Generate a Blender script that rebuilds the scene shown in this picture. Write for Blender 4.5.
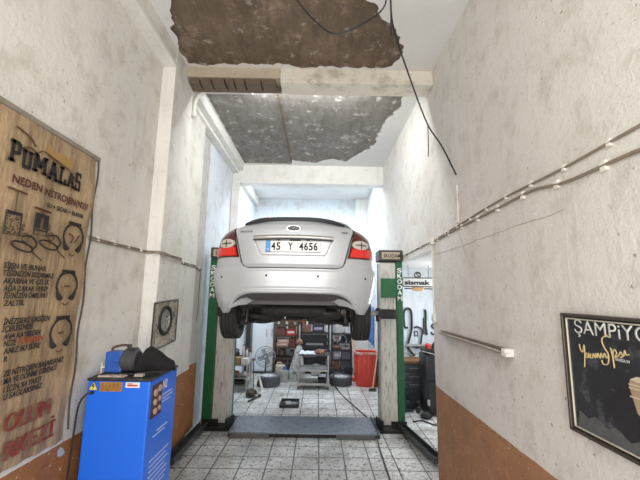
import bpy, bmesh, math, random
from mathutils import Matrix, Vector, Euler, noise as mnoise
for _o in list(bpy.data.objects): bpy.data.objects.remove(_o)
SC = bpy.context.scene; COL = SC.collection
PI = math.pi
R_ = math.radians

# ------------------------------------------------------------------ camera, world, lights, exposure
cd = bpy.data.cameras.new('camera'); cam = bpy.data.objects.new('camera', cd); COL.objects.link(cam)
cd.sensor_width = 36; cd.lens = 350/640*36; cd.clip_start = 0.05; cd.clip_end = 100
cam.matrix_world = Matrix.Translation((0, 0, 2.2)) @ Matrix.Rotation(R_(-0.2), 4, 'Z') @ Matrix.Rotation(R_(98.8), 4, 'X') @ Matrix.Rotation(R_(0.9), 4, 'Z')
SC.camera = cam
W = bpy.data.worlds.new('world'); SC.world = W; W.use_nodes = True
_bg = W.node_tree.nodes['Background']; _bg.inputs[0].default_value = (0.90, 0.95, 1.0, 1); _bg.inputs[1].default_value = 0.75
SC.view_settings.view_transform = 'Standard'; SC.view_settings.look = 'None'
SC.view_settings.exposure = 0.0; SC.view_settings.gamma = 1; SC.view_settings.use_curve_mapping = False

def area(name, loc, rot, sx, sy, power, col=(1, 1, 1)):
    l = bpy.data.lights.new(name, 'AREA'); l.shape = 'RECTANGLE'; l.size = sx; l.size_y = sy; l.energy = power; l.color = col
    o = bpy.data.objects.new(name, l); COL.objects.link(o); o.location = loc; o.rotation_euler = rot
    return o
# daylight through the open entrance behind the camera, the skylight of the back bay and the side window of the niche
area('entrance_daylight', (-0.2, -0.9, 2.7), (R_(90), 0, 0), 3.3, 4.4, 160, (1, 0.97, 0.93))
area('skylight_daylight', (-0.2, 9.0, 5.42), (0, 0, 0), 2.7, 1.3, 190, (0.80, 0.90, 1))
# added fill light for the middle bay, unseen behind the front beam, no lamp there
area('beam_fill_light', (-0.2, 4.66, 5.15), (R_(40), 0, 0), 1.9, 0.07, 75, (0.97, 0.99, 1))
area('side_window_daylight', (3.1, 6.4, 1.9), (0, R_(90), 0), 1.2, 1.6, 50, (0.92, 0.96, 1))

# ------------------------------------------------------------------ materials
MATS = {}
def nt(name):
    m = bpy.data.materials.new(name); m.use_nodes = True
    t = m.node_tree; b = t.nodes['Principled BSDF']
    return m, t, b
def N(t, typ, **k):
    n = t.nodes.new(typ)
    for a, v in k.items():
        if a.startswith('i_'):
            key = a[2:]; key = int(key) if key.isdigit() else key.replace('_', ' ')
            n.inputs[key].default_value = v
        else: setattr(n, a, v)
    return n
def ramp(t, fac, stops, interp='LINEAR'):
    r = t.nodes.new('ShaderNodeValToRGB'); e = r.color_ramp; e.interpolation = interp
    while len(e.elements) < len(stops): e.elements.new(0.5)
    for i, (p, c) in enumerate(stops):
        e.elements[i].position = p
        e.elements[i].color = (c, c, c, 1) if isinstance(c, (int, float)) else (*c, 1)
    t.links.new(fac, r.inputs[0]); return r.outputs[0]
def mix(t, fac, a, b, mode='MIX'):
    m = t.nodes.new('ShaderNodeMix'); m.data_type = 'RGBA'; m.blend_type = mode
    for sock, v in ((m.inputs[0], fac), (m.inputs[6], a), (m.inputs[7], b)):
        if hasattr(v, 'is_output'): t.links.new(v, sock)
        elif isinstance(v, (int, float)): sock.default_value = v
        else: sock.default_value = (*v, 1)
    return m.outputs[2]
def noise(t, vec, scale, detail=4, rough=0.6, dist=0):
    n = N(t, 'ShaderNodeTexNoise'); n.inputs['Scale'].default_value = scale; n.inputs['Detail'].default_value = detail
    n.inputs['Roughness'].default_value = rough; n.inputs['Distortion'].default_value = dist
    t.links.new(vec, n.inputs['Vector']); return n.outputs[0]
def bump(t, b, h, strength, dist=0.01):
    n = N(t, 'ShaderNodeBump'); n.inputs['Strength'].default_value = strength; n.inputs['Distance'].default_value = dist
    t.links.new(h, n.inputs['Height']); t.links.new(n.outputs[0], b.inputs['Normal'])
def scalevec(t, vec, s):
    m = N(t, 'ShaderNodeMapping'); m.inputs['Scale'].default_value = s; t.links.new(vec, m.inputs[0]); return m.outputs[0]

def M(name, col, rough=0.55, metal=0.0, var=0.18, vs=9, dirt=None, damt=0.45, ds=14, bmp=0.0, bs=60, coat=0.0, stretch=(1, 1, 1)):
    if name in MATS: return MATS[name]
    m, t, b = nt(name)
    v = N(t, 'ShaderNodeTexCoord').outputs['Object']
    v = scalevec(t, v, stretch)
    n1 = noise(t, v, vs)
    c = mix(t, n1, tuple(x*(1-var) for x in col), tuple(min(1, x*(1+var)) for x in col))
    if dirt:
        n2 = noise(t, v, ds, 6, 0.7)
        f = ramp(t, n2, [(1-damt-0.06, 0), (1-damt+0.10, 1)])
        c = mix(t, f, c, dirt)
    t.links.new(c, b.inputs['Base Color'])
    b.inputs['Roughness'].default_value = rough; b.inputs['Metallic'].default_value = metal
    if coat: b.inputs['Coat Weight'].default_value = coat; b.inputs['Coat Roughness'].default_value = 0.08
    if bmp: bump(t, b, noise(t, v, bs), bmp)
    MATS[name] = m; return m

DADO = {1.04: ((0.37, 0.155, 0.05), (0.27, 0.105, 0.035)), 1.09: ((0.43, 0.21, 0.10), (0.30, 0.15, 0.08))}
def wall_mat(name, base, dado_z=None, speck=0.5, grime=0.25):
    m, t, b = nt(name)
    pos = N(t, 'ShaderNodeNewGeometry').outputs['Position']
    big = noise(t, pos, 0.9, 5, 0.6); mid = noise(t, pos, 4, 6, 0.65)
    c = mix(t, ramp(t, big, [(0.35, 0), (0.68, 1)]), base, tuple(x*0.90 for x in base))
    c = mix(t, ramp(t, mid, [(0.50, 0), (0.74, grime*2.2)]), c, (0.42, 0.36, 0.29))
    # chipped flecks and dark specks
    sp = noise(t, pos, 26, 3, 0.55); sp2 = noise(t, pos, 2.2, 2, 0.5)
    f = ramp(t, sp, [(0.655, 0), (0.69, 1)])
    f2 = ramp(t, sp2, [(0.38, 0.1), (0.62, 1)])
    mul = N(t, 'ShaderNodeMath', operation='MULTIPLY'); t.links.new(f, mul.inputs[0]); t.links.new(f2, mul.inputs[1])
    mul2 = N(t, 'ShaderNodeMath', operation='MULTIPLY', i_1=speck); t.links.new(mul.outputs[0], mul2.inputs[0])
    c = mix(t, mul2.outputs[0], c, (0.17, 0.14, 0.11))
    # vertical drips
    dr = noise(t, scalevec(t, pos, (7, 7, 0.5)), 1.6, 5, 0.65)
    c = mix(t, ramp(t, dr, [(0.54, 0), (0.78, 0.26)]), c, (0.34, 0.28, 0.22))
    if dado_z:
        sx = N(t, 'ShaderNodeSeparateXYZ'); t.links.new(pos, sx.inputs[0])
        n = noise(t, pos, 9, 3); ad = N(t, 'ShaderNodeMath', operation='MULTIPLY_ADD', i_1=0.02); t.links.new(n, ad.inputs[0]); t.links.new(sx.outputs[2], ad.inputs[2])
        gt = N(t, 'ShaderNodeMath', operation='LESS_THAN', i_1=dado_z+0.01); t.links.new(ad.outputs[0], gt.inputs[0])
        bn = noise(t, pos, 3, 6, 0.7)
        bc = mix(t, ramp(t, bn, [(0.35, 0), (0.7, 1)]), *DADO[dado_z])
        fl = noise(t, pos, 34, 2, 0.5)
        bc = mix(t, ramp(t, fl, [(0.70, 0), (0.72, 1)]), bc, (0.66, 0.62, 0.56))
        fd = noise(t, pos, 13, 4, 0.6)
        bc = mix(t, ramp(t, fd, [(0.60, 0), (0.72, 0.7)]), bc, (0.10, 0.05, 0.03))
        c = mix(t, gt.outputs[0], c, bc)
    t.links.new(c, b.inputs['Base Color']); b.inputs['Roughness'].default_value = 0.75
    h = mix(t, 0.4, noise(t, pos, 22, 6, 0.7), noise(t, pos, 5, 4, 0.6))
    bump(t, b, h, 0.55, 0.03)
    MATS[name] = m; return m
WL = wall_mat('wall_left_plaster', (0.76, 0.73, 0.67), 1.04)
WR = wall_mat('wall_right_plaster', (0.75, 0.715, 0.665), 1.09, 0.75)
WB = wall_mat('back_plaster', (0.75, 0.79, 0.83), None, 0.3)
WT = wall_mat('trim_plaster', (0.86, 0.84, 0.79), None, 0.3, 0.12)
WG = wall_mat('darker_plaster', (0.56, 0.54, 0.51), 1.04, 0.6, 0.4)  # darker, more mottled plaster for the left recess

def concrete_mat(name, a, bcol, white=0.35):
    m, t, b = nt(name)
    pos = N(t, 'ShaderNodeNewGeometry').outputs['Position']
    c = mix(t, ramp(t, noise(t, pos, 2.0, 8, 0.7), [(0.3, 0), (0.7, 1)]), a, bcol)
    c = mix(t, ramp(t, noise(t, scalevec(t, pos, (6, 1.2, 1)), 2.2, 8, 0.75), [(0.45, 0), (0.75, 0.75)]), c, tuple(x*0.4 for x in bcol))
    c = mix(t, ramp(t, noise(t, pos, 3.0, 7, 0.7), [(0.56, 0), (0.70, 0.55)]), c, tuple(min(1, x*2.0) for x in a))
    c = mix(t, ramp(t, noise(t, pos, 5, 9, 0.72), [(0.575, 0), (0.64, white)]), c, (0.75, 0.72, 0.66))
    t.links.new(c, b.inputs['Base Color']); b.inputs['Roughness'].default_value = 0.85
    bump(t, b, noise(t, pos, 9, 8, 0.75), 1.0, 0.05)
    MATS[name] = m; return m
CB = concrete_mat('bare_concrete_brown', (0.27, 0.20, 0.14), (0.15, 0.105, 0.07))
CG = concrete_mat('bare_concrete_grey', (0.32, 0.30, 0.275), (0.21, 0.185, 0.155), 0.75)
def ceil_mat():
    m, t, b = nt('ceiling_paint')
    pos = N(t, 'ShaderNodeNewGeometry').outputs['Position']
    c = mix(t, ramp(t, noise(t, pos, 1.3, 5), [(0.35, 0), (0.7, 1)]), (0.80, 0.79, 0.76), (0.72, 0.71, 0.68))
    c = mix(t, ramp(t, noise(t, pos, 5, 7, 0.7), [(0.60, 0), (0.75, 0.4)]), c, (0.40, 0.33, 0.25))
    t.links.new(c, b.inputs['Base Color']); b.inputs['Roughness'].default_value = 0.85
    bump(t, b, noise(t, pos, 14, 6), 0.3, 0.02)
    return m
CE = ceil_mat()
def floor_mat():
    m, t, b = nt('floor_tiles')
    pos = N(t, 'ShaderNodeNewGeometry').outputs['Position']
    mp = N(t, 'ShaderNodeMapping'); mp.inputs['Location'].default_value = (-0.047, -0.07, 0); t.links.new(pos, mp.inputs[0])
    br = N(t, 'ShaderNodeTexBrick', offset=0.0, squash=1.0)
    for k, v in (('Scale', 1.0), ('Mortar Size', 0.010), ('Mortar Smooth', 0.2), ('Bias', 0.0), ('Brick Width', 0.34), ('Row Height', 0.34)): br.inputs[k].default_value = v
    br.inputs['Color1'].default_value = (0.82, 0.815, 0.80, 1); br.inputs['Color2'].default_value = (0.71, 0.70, 0.68, 1); br.inputs['Mortar'].default_value = (0.07, 0.06, 0.05, 1)
    t.links.new(mp.outputs[0], br.inputs['Vector'])
    c = br.outputs['Color']
    c = mix(t, ramp(t, noise(t, pos, 1.5, 7, 0.7), [(0.40, 0), (0.68, 0.75)]), c, (0.20, 0.18, 0.155))
    c = mix(t, ramp(t, noise(t, pos, 19, 4, 0.6), [(0.56, 0), (0.63, 0.9)]), c, (0.09, 0.075, 0.06))
    c = mix(t, ramp(t, noise(t, pos, 44, 2, 0.5), [(0.61, 0), (0.65, 0.9)]), c, (0.07, 0.06, 0.05))
    t.links.new(c, b.inputs['Base Color'])
    t.links.new(ramp(t, noise(t, pos, 2.5, 5), [(0.3, 0.22), (0.7, 0.5)]), b.inputs['Roughness'])
    bump(t, b, br.outputs['Fac'], -0.25, 0.01)
    return m
FL = floor_mat()

# ------------------------------------------------------------------ mesh helpers
class MB:
    def __init__(s): s.bm = bmesh.new()
    def _v(s, pts): return [s.bm.verts.new(p) for p in pts]
    def box(s, c, d, rot=None, bev=0.0, seg=2):
        t = bmesh.new(); bmesh.ops.create_cube(t, size=1)
        for v in t.verts: v.co = Vector((v.co.x*d[0], v.co.y*d[1], v.co.z*d[2]))
        if bev: bmesh.ops.bevel(t, geom=t.edges[:], offset=min(bev, 0.45*min(d)), segments=seg, affect='EDGES', profile=0.5)
        mt = Matrix.Translation(c) @ (Euler(rot).to_matrix().to_4x4() if rot else Matrix())
        s.add(t, mt); return s
    def bb(s, x0, x1, y0, y1, z0, z1, bev=0.0):
        return s.box(((x0+x1)/2, (y0+y1)/2, (z0+z1)/2), (abs(x1-x0), abs(y1-y0), abs(z1-z0)), None, bev)
    def add(s, t, mt=None):
        me = bpy.data.meshes.new('tmp'); t.to_mesh(me); t.free()
        if mt: me.transform(mt)
        s.bm.from_mesh(me); bpy.data.meshes.remove(me)
    def cyl(s, p0, p1, r0, r1=None, n=16, cap=True):
        r1 = r0 if r1 is None else r1
        p0, p1 = Vector(p0), Vector(p1); ax = (p1-p0).normalized()
        q = ax.to_track_quat('Z', 'Y').to_matrix()
        rings = []
        for p, r in ((p0, r0), (p1, r1)):
            rings.append(s._v([p + q @ Vector((r*math.cos(2*PI*i/n), r*math.sin(2*PI*i/n), 0)) for i in range(n)]))
        for i in range(n): s.bm.faces.new((rings[0][i], rings[0][(i+1) % n], rings[1][(i+1) % n], rings[1][i]))
        if cap: s.bm.faces.new(rings[0][::-1]); s.bm.faces.new(rings[1])
        return s
    def lathe(s, prof, loc=(0, 0, 0), axis='Z', n=24, rot=None):
        """prof: (radius, height) list; axis of revolution through loc"""
        mt = {'Z': Matrix(), 'X': Matrix.Rotation(PI/2, 4, 'Y'), 'Y': Matrix.Rotation(-PI/2, 4, 'X')}[axis]
        if rot: mt = Euler(rot).to_matrix().to_4x4() @ mt
        mt = Matrix.Translation(loc) @ mt
        rings = []
        for r, h in prof:
            if r < 1e-6: rings.append(s._v([mt @ Vector((0, 0, h))]))
            else: rings.append(s._v([mt @ Vector((r*math.cos(2*PI*i/n), r*math.sin(2*PI*i/n), h)) for i in range(n)]))
        for a, b in zip(rings, rings[1:]):
            for i in range(n):
                j = (i+1) % n
                f = [a[i % len(a)], a[j % len(a)], b[j % len(b)], b[i % len(b)]]
                u = []
                for v in f:
                    if v not in u: u.append(v)
                if len(u) > 2:
                    try: s.bm.faces.new(u)
                    except ValueError: pass
        return s
    def tube(s, pts, r, n=8, closed=False, sub=0):
        pts = [Vector(p) for p in pts]
        if sub: pts = smooth(pts, sub, closed)
        k = len(pts); rings = []; up = None
        for i, p in enumerate(pts):
            a = pts[(i-1) % k] if (closed or i > 0) else p; b = pts[(i+1) % k] if (closed or i < k-1) else p
            d = (b-a)
            if d.length < 1e-9: d = Vector((0, 0, 1))
            d.normalize()
            if up is None: up = Vector((0, 0, 1)) if abs(d.z) < 0.9 else Vector((1, 0, 0))
            sd = d.cross(up)
            if sd.length < 1e-6: sd = d.orthogonal()
            sd.normalize(); up = sd.cross(d).normalized()
            rr = r(i/(k-1)) if callable(r) else r
            rings.append(s._v([p + sd*rr*math.cos(2*PI*j/n) + up*rr*math.sin(2*PI*j/n) for j in range(n)]))
        m = k if closed else k-1
        for i in range(m):
            a, b = rings[i], rings[(i+1) % k]
            for j in range(n): s.bm.faces.new((a[j], a[(j+1) % n], b[(j+1) % n], b[j]))
        if not closed: s.bm.faces.new(rings[0][::-1]); s.bm.faces.new(rings[-1])
        return s
    def prism(s, poly, f0, f1):
        """poly: 2-D points; f0/f1 map a 2-D point to 3-D (front and back)"""
        a = s._v([f0(*p) for p in poly]); b = s._v([f1(*p) for p in poly]); n = len(poly)
        s.bm.faces.new(a); s.bm.faces.new(b[::-1])
        for i in range(n): s.bm.faces.new((a[i], b[i], b[(i+1) % n], a[(i+1) % n]))
        return s
    def grid(s, fn, nu, nv, thick=None):
        """fn(u, v) -> point; thick(u, v) -> back point makes it a closed slab"""
        def sheet(f): return [[s.bm.verts.new(f(i/nu, j/nv)) for j in range(nv+1)] for i in range(nu+1)]
        a = sheet(fn)
        for i in range(nu):
            for j in range(nv): s.bm.faces.new((a[i][j], a[i+1][j], a[i+1][j+1], a[i][j+1]))
        if thick:
            b = sheet(thick)
            for i in range(nu):
                for j in range(nv): s.bm.faces.new((b[i][j+1], b[i+1][j+1], b[i+1][j], b[i][j]))
            for i in range(nu):
                s.bm.faces.new((a[i+1][0], a[i][0], b[i][0], b[i+1][0])); s.bm.faces.new((a[i][nv], a[i+1][nv], b[i+1][nv], b[i][nv]))
            for j in range(nv):
                s.bm.faces.new((a[0][j], a[0][j+1], b[0][j+1], b[0][j])); s.bm.faces.new((a[nu][j+1], a[nu][j], b[nu][j], b[nu][j+1]))
        return s
    def loft(s, loops, cap=True):
        rings = [s._v(l) for l in loops]; n = len(loops[0])
        for a, b in zip(rings, rings[1:]):
            for i in range(n): s.bm.faces.new((a[i], a[(i+1) % n], b[(i+1) % n], b[i]))
        if cap: s.bm.faces.new(rings[0][::-1]); s.bm.faces.new(rings[-1])
        return s
    def text(s, txt, p0, ux, uz, w=None, h=0.1, ext=0.002, bold=0.0, shear=0.0):
        """text with its baseline start at p0, reading along ux, up along uz; w fits the width"""
        cu = bpy.data.curves.new('t', 'FONT'); cu.body = txt; cu.size = 1; cu.extrude = 0; cu.offset = bold; cu.shear = shear; cu.resolution_u = 3
        o = bpy.data.objects.new('t', cu); COL.objects.link(o)
        bpy.context.view_layer.update()
        me = bpy.data.meshes.new_from_object(o.evaluated_get(bpy.context.evaluated_depsgraph_get()))
        bpy.data.objects.remove(o); bpy.data.curves.remove(cu)
        xs = [v.co.x for v in me.vertices]; ys = [v.co.y for v in me.vertices]
        if not xs: return s
        x0, x1 = min(xs), max(xs); y1 = 0.72
        sx = (w/(x1-x0)) if w else h/y1; sy = h/y1
        ux, uz = Vector(ux).normalized(), Vector(uz).normalized(); nn = ux.cross(uz)
        t = bmesh.new(); t.from_mesh(me); bpy.data.meshes.remove(me)
        for v in t.verts: v.co = Vector(p0) + ux*((v.co.x-x0)*sx) + uz*(v.co.y*sy)
        g = bmesh.ops.extrude_face_region(t, geom=t.faces[:])
        for v in g['geom']:
            if isinstance(v, bmesh.types.BMVert): v.co += nn*ext
        s.add(t); return s
    def build(s, name, mat, parent=None, smooth_=False, local=False, mods=None, origin=None):
        bm = s.bm
        bmesh.ops.remove_doubles(bm, verts=bm.verts[:], dist=1e-6)
        bmesh.ops.recalc_face_normals(bm, faces=bm.faces[:])
        if parent is None:
            if origin is None:
                vs = [v.co for v in bm.verts]
                mn = Vector([min(v[i] for v in vs) for i in range(3)]); mx = Vector([max(v[i] for v in vs) for i in range(3)])
                origin = Vector(((mn.x+mx.x)/2, (mn.y+mx.y)/2, mn.z))
            else: origin = Vector(origin)
            off = origin
        else:
            off = Vector((0, 0, 0)); p = parent
            while p is not None: off += p.location; p = p.parent
            if local: off = Vector((0, 0, 0))
        for v in bm.verts: v.co -= off
        me = bpy.data.meshes.new(name); bm.to_mesh(me); bm.free()
        for mm in (mat if isinstance(mat, (list, tuple)) else [mat]): me.materials.append(mm)
        if smooth_:
            for p in me.polygons: p.use_smooth = True
            try: me.set_sharp_from_angle(angle=R_(smooth_ if smooth_ is not True else 40))
            except Exception: pass
        o = bpy.data.objects.new(name, me); COL.objects.link(o)
        if parent is None: o.location = off
        else: o.parent = parent
        return o
def smooth(pts, sub, closed=False):
    out = []; n = len(pts); rng = n if closed else n-1
    for i in range(rng):
        p = [pts[(i+k) % n] if closed else pts[max(0, min(n-1, i+k))] for k in (-1, 0, 1, 2)]
        for j in range(sub):
            t = j/sub
            out.append(0.5*((2*p[1]) + (-p[0]+p[2])*t + (2*p[0]-5*p[1]+4*p[2]-p[3])*t*t + (-p[0]+3*p[1]-3*p[2]+p[3])*t**3))
    if not closed: out.append(pts[-1])
    return out
def tag(o, label, cat, group=None, kind=None):
    if label: o['label'] = label
    if cat: o['category'] = cat
    if group: o['group'] = group
    if kind: o['kind'] = kind
    return o
def thing(name, label, cat, loc=(0, 0, 0), group=None):
    o = bpy.data.objects.new(name, None); COL.objects.link(o); o.location = loc; o.empty_display_size = 0.1
    return tag(o, label, cat, group)
def struct(o): o['kind'] = 'structure'; return o
def copy_tree(o, parent=None):
    c = o.copy(); COL.objects.link(c)
    if parent is not None: c.parent = parent
    for ch in list(o.children): copy_tree(ch, c)
    return c
def interp(tab, x):
    if x <= tab[0][0]: return tab[0][1]
    for (a, va), (b, vb) in zip(tab, tab[1:]):
        if x <= b: return va + (vb-va)*(x-a)/(b-a)
    return tab[-1][1]

# ------------------------------------------------------------------ the room
struct(MB().bb(-2.4, 3.3, -3, 11.1, -0.1, 0).build('floor', FL))
b = MB(); b.bb(-2.25, -1.95, -0.6, 5.59, 0, 5.4); struct(b.build('wall_left', WL))
b = MB(); b.bb(-2.25, -2.04, 5.59, 6.2, 0, 5.4); struct(b.build('wall_left_recess', WG))
b = MB(); b.bb(-2.25, -2.04, 6.2, 11.0, 0, 5.4); struct(b.build('wall_left_rear', WB))
b = MB(); b.bb(1.5, 1.62, -0.6, 4.62, 0, 5.4); b.bb(1.5, 1.62, 4.62, 8.0, 2.8, 5.4); struct(b.build('wall_right', WR))
struct(MB().bb(1.5, 1.62, 8.12, 11, 0, 5.4).build('wall_right_rear', WB))
struct(MB().bb(1.5, 3.3, 8.0, 8.12, 0, 5.0).build('wall_niche_back', WB))
b = MB(); b.bb(3.2, 3.3, 4.5, 8.0, 0, 1.2); b.bb(3.2, 3.3, 4.5, 8.0, 2.5, 2.9); b.bb(3.2, 3.3, 4.5, 5.5, 1.2, 2.5); b.bb(3.2, 3.3, 7.3, 8, 1.2, 2.5); struct(b.build('wall_niche_side', WB))
struct(MB().bb(1.62, 3.3, 4.5, 4.62, 0, 2.9).build('wall_niche_front', WB))
struct(MB().bb(1.62, 3.3, 4.62, 8.0, 2.8, 2.9).build('ceiling_niche', CE))
struct(MB().bb(-2.3, 1.62, 10.9, 11.05, 0, 5.4).build('wall_back', WB))
# column of the back wall
struct(MB().bb(1.14, 1.5, 10.74, 10.9, 0, 5.2).build('trim_back_column', WT))

def ragged(pts, amp, step, seed, straight=0):
    """a closed outline with a crumbled edge"""
    out = []; n = len(pts)
    for i in range(n):
        a, bq = Vector(pts[i]), Vector(pts[(i+1) % n]); L = (bq-a).length; k = max(1, int(L/step)); d = (bq-a).normalized(); nrm = Vector((-d.y, d.x))
        for j in range(k):
            p = a+(bq-a)*j/k
            w = mnoise.noise(Vector((p.x*3.1+seed, p.y*3.1, 0)))*amp + mnoise.noise(Vector((p.x*11+seed, p.y*11, 3)))*amp*0.6
            q = p + nrm*w*(0.08 if i < straight else 1); out.append((q.x, q.y))
    return out
def slab_minus(name, slab, cuts, mat, cutmats):
    o = slab.build(name, mat, origin=(0, 0, 0))
    for (poly, z0, z1), cm in zip(cuts, cutmats):
        c = MB().prism(poly, lambda x, y: (x, y, z0), lambda x, y: (x, y, z1)).build('cut', cm, origin=(0, 0, 0))
        if cm.name not in [m.name for m in o.data.materials]: o.data.materials.append(cm)
        md = o.modifiers.new('b', 'BOOLEAN'); md.operation = 'DIFFERENCE'; md.object = c; md.solver = 'EXACT'
        try: md.material_mode = 'TRANSFER'
        except Exception: pass
        bpy.context.view_layer.update()
        me = bpy.data.meshes.new_from_object(o.evaluated_get(bpy.context.evaluated_depsgraph_get()))
        o.modifiers.clear(); o.data = me; me.name = name
        bpy.data.objects.remove(c)
    return o
p1 = ragged([(-1.60, 2.2), (-1.52, 3.0), (-1.74, 3.62), (-1.77, 4.25), (0.70, 4.25), (0.96, 4.22), (1.03, 3.95), (0.94, 3.66), (0.70, 3.50), (0.60, 3.28), (0.36, 3.1), (0.24, 2.7), (0.3, 2.2)], 0.09, 0.04, 1.3)
p2 = (ragged([(-1.765, 4.62), (-1.765, 7.82), (-0.66, 7.82), (-0.64, 7.6), (-0.2, 7.72), (0.25, 7.55), (0.58, 7.62), (0.80, 7.2), (1.02, 6.9), (1.10, 6.3), (1.13, 5.7), (1.27, 5.25), (1.30, 4.7), (1.0, 4.62)], 0.09, 0.04, 7.7, 3))
p2a = [p for p in p2]
sl = MB(); sl.bb(-2.25, 1.62, -0.6, 11.05, 5.2, 5.45)
sky = [(-1.5, 8.35), (1.1, 8.35), (1.1, 9.62), (-1.5, 9.62)]
ceil = slab_minus('ceiling', sl, [(p1, 5.1, 5.228), (p2, 5.1, 5.228), (sky, 5.0, 5.6)], CE, [CB, CG, CE]); struct(ceil)
struct(MB().bb(-.68, -.645, 4.65, 7.8, 5.215, 5.24).build('trim_ceiling_seam', CB))
# front downstand beam between the two bare patches, its left half stripped to brick
b = MB(); b.bb(-0.55, 1.5, 4.3, 4.6, 4.99, 5.2, 0.012); struct(b.build('trim_front_beam', wall_mat('beam_paint', (0.80, 0.74, 0.64), None, 0.5, 0.45)))
b = MB(); b.bb(-2.04, 1.5, 7.9, 8.2, 4.75, 5.2, 0.012); struct(b.build('trim_rear_beam', WT))
b = MB(); b.bb(-1.95, -0.55, 4.31, 4.6, 5.055, 5.2); struct(b.build('trim_front_beam_left', wall_mat('beam_dirty', (0.56, 0.47, 0.36), None, 0.9, 0.6)))
# soffit beam and moulding over the left wall, the pilaster under it
b = MB(); b.bb(-1.95, -1.80, -0.6, 4.28, 4.985, 5.2); struct(b.build('trim_left_soffit', WL))
b = MB(); b.bb(-1.95, -1.785, -0.6, 3.95, 4.93, 4.985, 0.01); struct(b.build('trim_left_moulding', WT))
b = MB(); b.bb(-1.95, -1.795, 3.96, 4.55, 0, 5.2, 0.01); struct(b.build('trim_left_pilaster', WL))
b = MB(); b.bb(-1.95, -1.79, 3.94, 3.96, 1.04, 5.05, 0.004); struct(b.build('trim_pilaster_face', WT))
b = MB(); b.bb(-2.04, -1.80, 4.6, 7.9, 5.04, 5.2); b.bb(-2.04, -1.90, 4.6, 7.9, 4.985, 5.04, 0.01); struct(b.build('trim_left_rear_moulding', WT))
b = MB(); b.bb(-2.04, -1.86, 7.86, 8.2, 0, 4.75, 0.01); struct(b.build('trim_rear_pilaster', WT))
b = MB(); b.bb(-2.04, -1.92, 8.2, 10.9, 4.95, 5.2, 0.01); struct(b.build('trim_back_moulding', WT))
# brick edge showing under the stripped plaster at the left of the front beam
b = MB(); random.seed(3); x = -1.78
while x < -0.70:
    w = random.uniform(0.12, 0.22); b.box((x+w/2, 4.44, 5.018+random.uniform(-.006, .006)), (w-0.02, 0.22, 0.07), None, 0.008); x += w
b.bb(-1.9, -.56, 4.50, 4.56, 4.985, 5.055)
struct(b.build('trim_beam_bricks', M('old_brick', (0.15, 0.11, 0.08), 0.9, 0, 0.4, 12, (0.12, 0.08, 0.05), 0.4)))
# window of the niche
b = MB(); 
for z in (1.2, 2.5): b.bb(3.2, 3.28, 5.5, 7.3, z-0.03, z+0.03)
for y in (5.5, 6.4, 7.3): b.bb(3.2, 3.28, y-0.03, y+0.03, 1.2, 2.5)
struct(b.build('window_1', M('white_frame', (0.8, 0.8, 0.78), 0.4)))

# ------------------------------------------------------------------ common object materials
BLACKRUB = M('black_rubber', (0.022, 0.021, 0.021), 0.75, 0, 0.4, 20, (0.10, 0.09, 0.08), 0.35)
BLACKPL = M('black_plastic', (0.02, 0.02, 0.022), 0.45, 0, 0.3, 10)
DARKMET = M('dark_metal', (0.05, 0.047, 0.045), 0.5, 0.6, 0.4, 14, (0.16, 0.11, 0.07), 0.4)
STEEL = M('steel', (0.50, 0.50, 0.49), 0.35, 0.9, 0.2, 16, (0.20, 0.16, 0.12), 0.4)
GREYMET = M('grey_metal', (0.33, 0.33, 0.32), 0.5, 0.4, 0.25, 12, (0.12, 0.09, 0.07), 0.42)
CHROME = M('chrome', (0.75, 0.75, 0.76), 0.12, 1.0, 0.05)
WHITEPL = M('white_plastic', (0.78, 0.77, 0.73), 0.5, 0, 0.06, 8)
INK = M('black_ink', (0.02, 0.017, 0.015), 0.7)
PAINT = M('silver_paint', (0.53, 0.55, 0.575), 0.30, 0.25, 0.03, 3, coat=0.6)
GLASSBLK = M('dark_glass', (0.012, 0.014, 0.016), 0.06, 0, 0.1)
REDDK = M('red_lens_dark', (0.085, 0.004, 0.006), 0.12, 0, 0.15, 20, coat=0.8)
RED = M('red_lens', (0.72, 0.022, 0.012), 0.15, 0, 0.2, 24, coat=0.8)
CLEAR = M('clear_lens', (0.72, 0.66, 0.60), 0.15, 0.3, 0.25, 30, coat=0.8)

# ------------------------------------------------------------------ the car on the lift
CX, CY, CZ = -0.26, 3.5, 1.70
car = thing('car', 'silver four-door saloon car raised on the green two-post lift, seen from behind', 'car', (CX, CY, CZ))
WT_ = [(1.98, .76), (2.1, .81), (2.33, .838), (2.57, .845), (2.70, .835), (2.78, .815), (2.835, .775), (2.88, .715), (2.91, .64), (2.95, .49), (2.975, .33), (2.99, .14)]
YT_ = [(1.98, .11), (2.44, .07), (2.5, .045), (2.6, .035), (2.75, .035), (2.85, .05), (2.91, .07), (2.95, .10), (2.975, .15), (2.99, .26)]
YF_ = [(1.98, 4.30), (2.2, 4.42), (2.4, 4.45), (2.55, 4.40), (2.66, 4.15), (2.75, 3.7), (2.85, 3.2), (2.91, 2.9), (2.95, 2.6), (2.99, 2.2)]
def side(z, a, off=0.0, tabW=WT_, tabY=YT_, L=0.42, n=3.0, bow=0.045):
    """right half of the body outline at height z (world), a 0..1 round the tail corner, >1 along the flank"""
    Wz = interp(tabW, z)
    if a <= 1:
        t = a*PI/2; sx = math.sin(t)**(2/n); sy = 1-math.cos(t)**(2/n) if t < PI/2-1e-9 else 1
        x = Wz*sx; y = interp(tabY, z) + L*sy + bow*(sx*sx) - bow*sy
        nx, ny = math.sin(t), -math.cos(t)
    else:
        y = interp(tabY, z)+L+(a-1); x = Wz*(1+0.10*min(1, (a-1)/0.55)); nx, ny = 1, 0
    return Vector((x+off*nx, y+off*ny, z-CZ))
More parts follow.
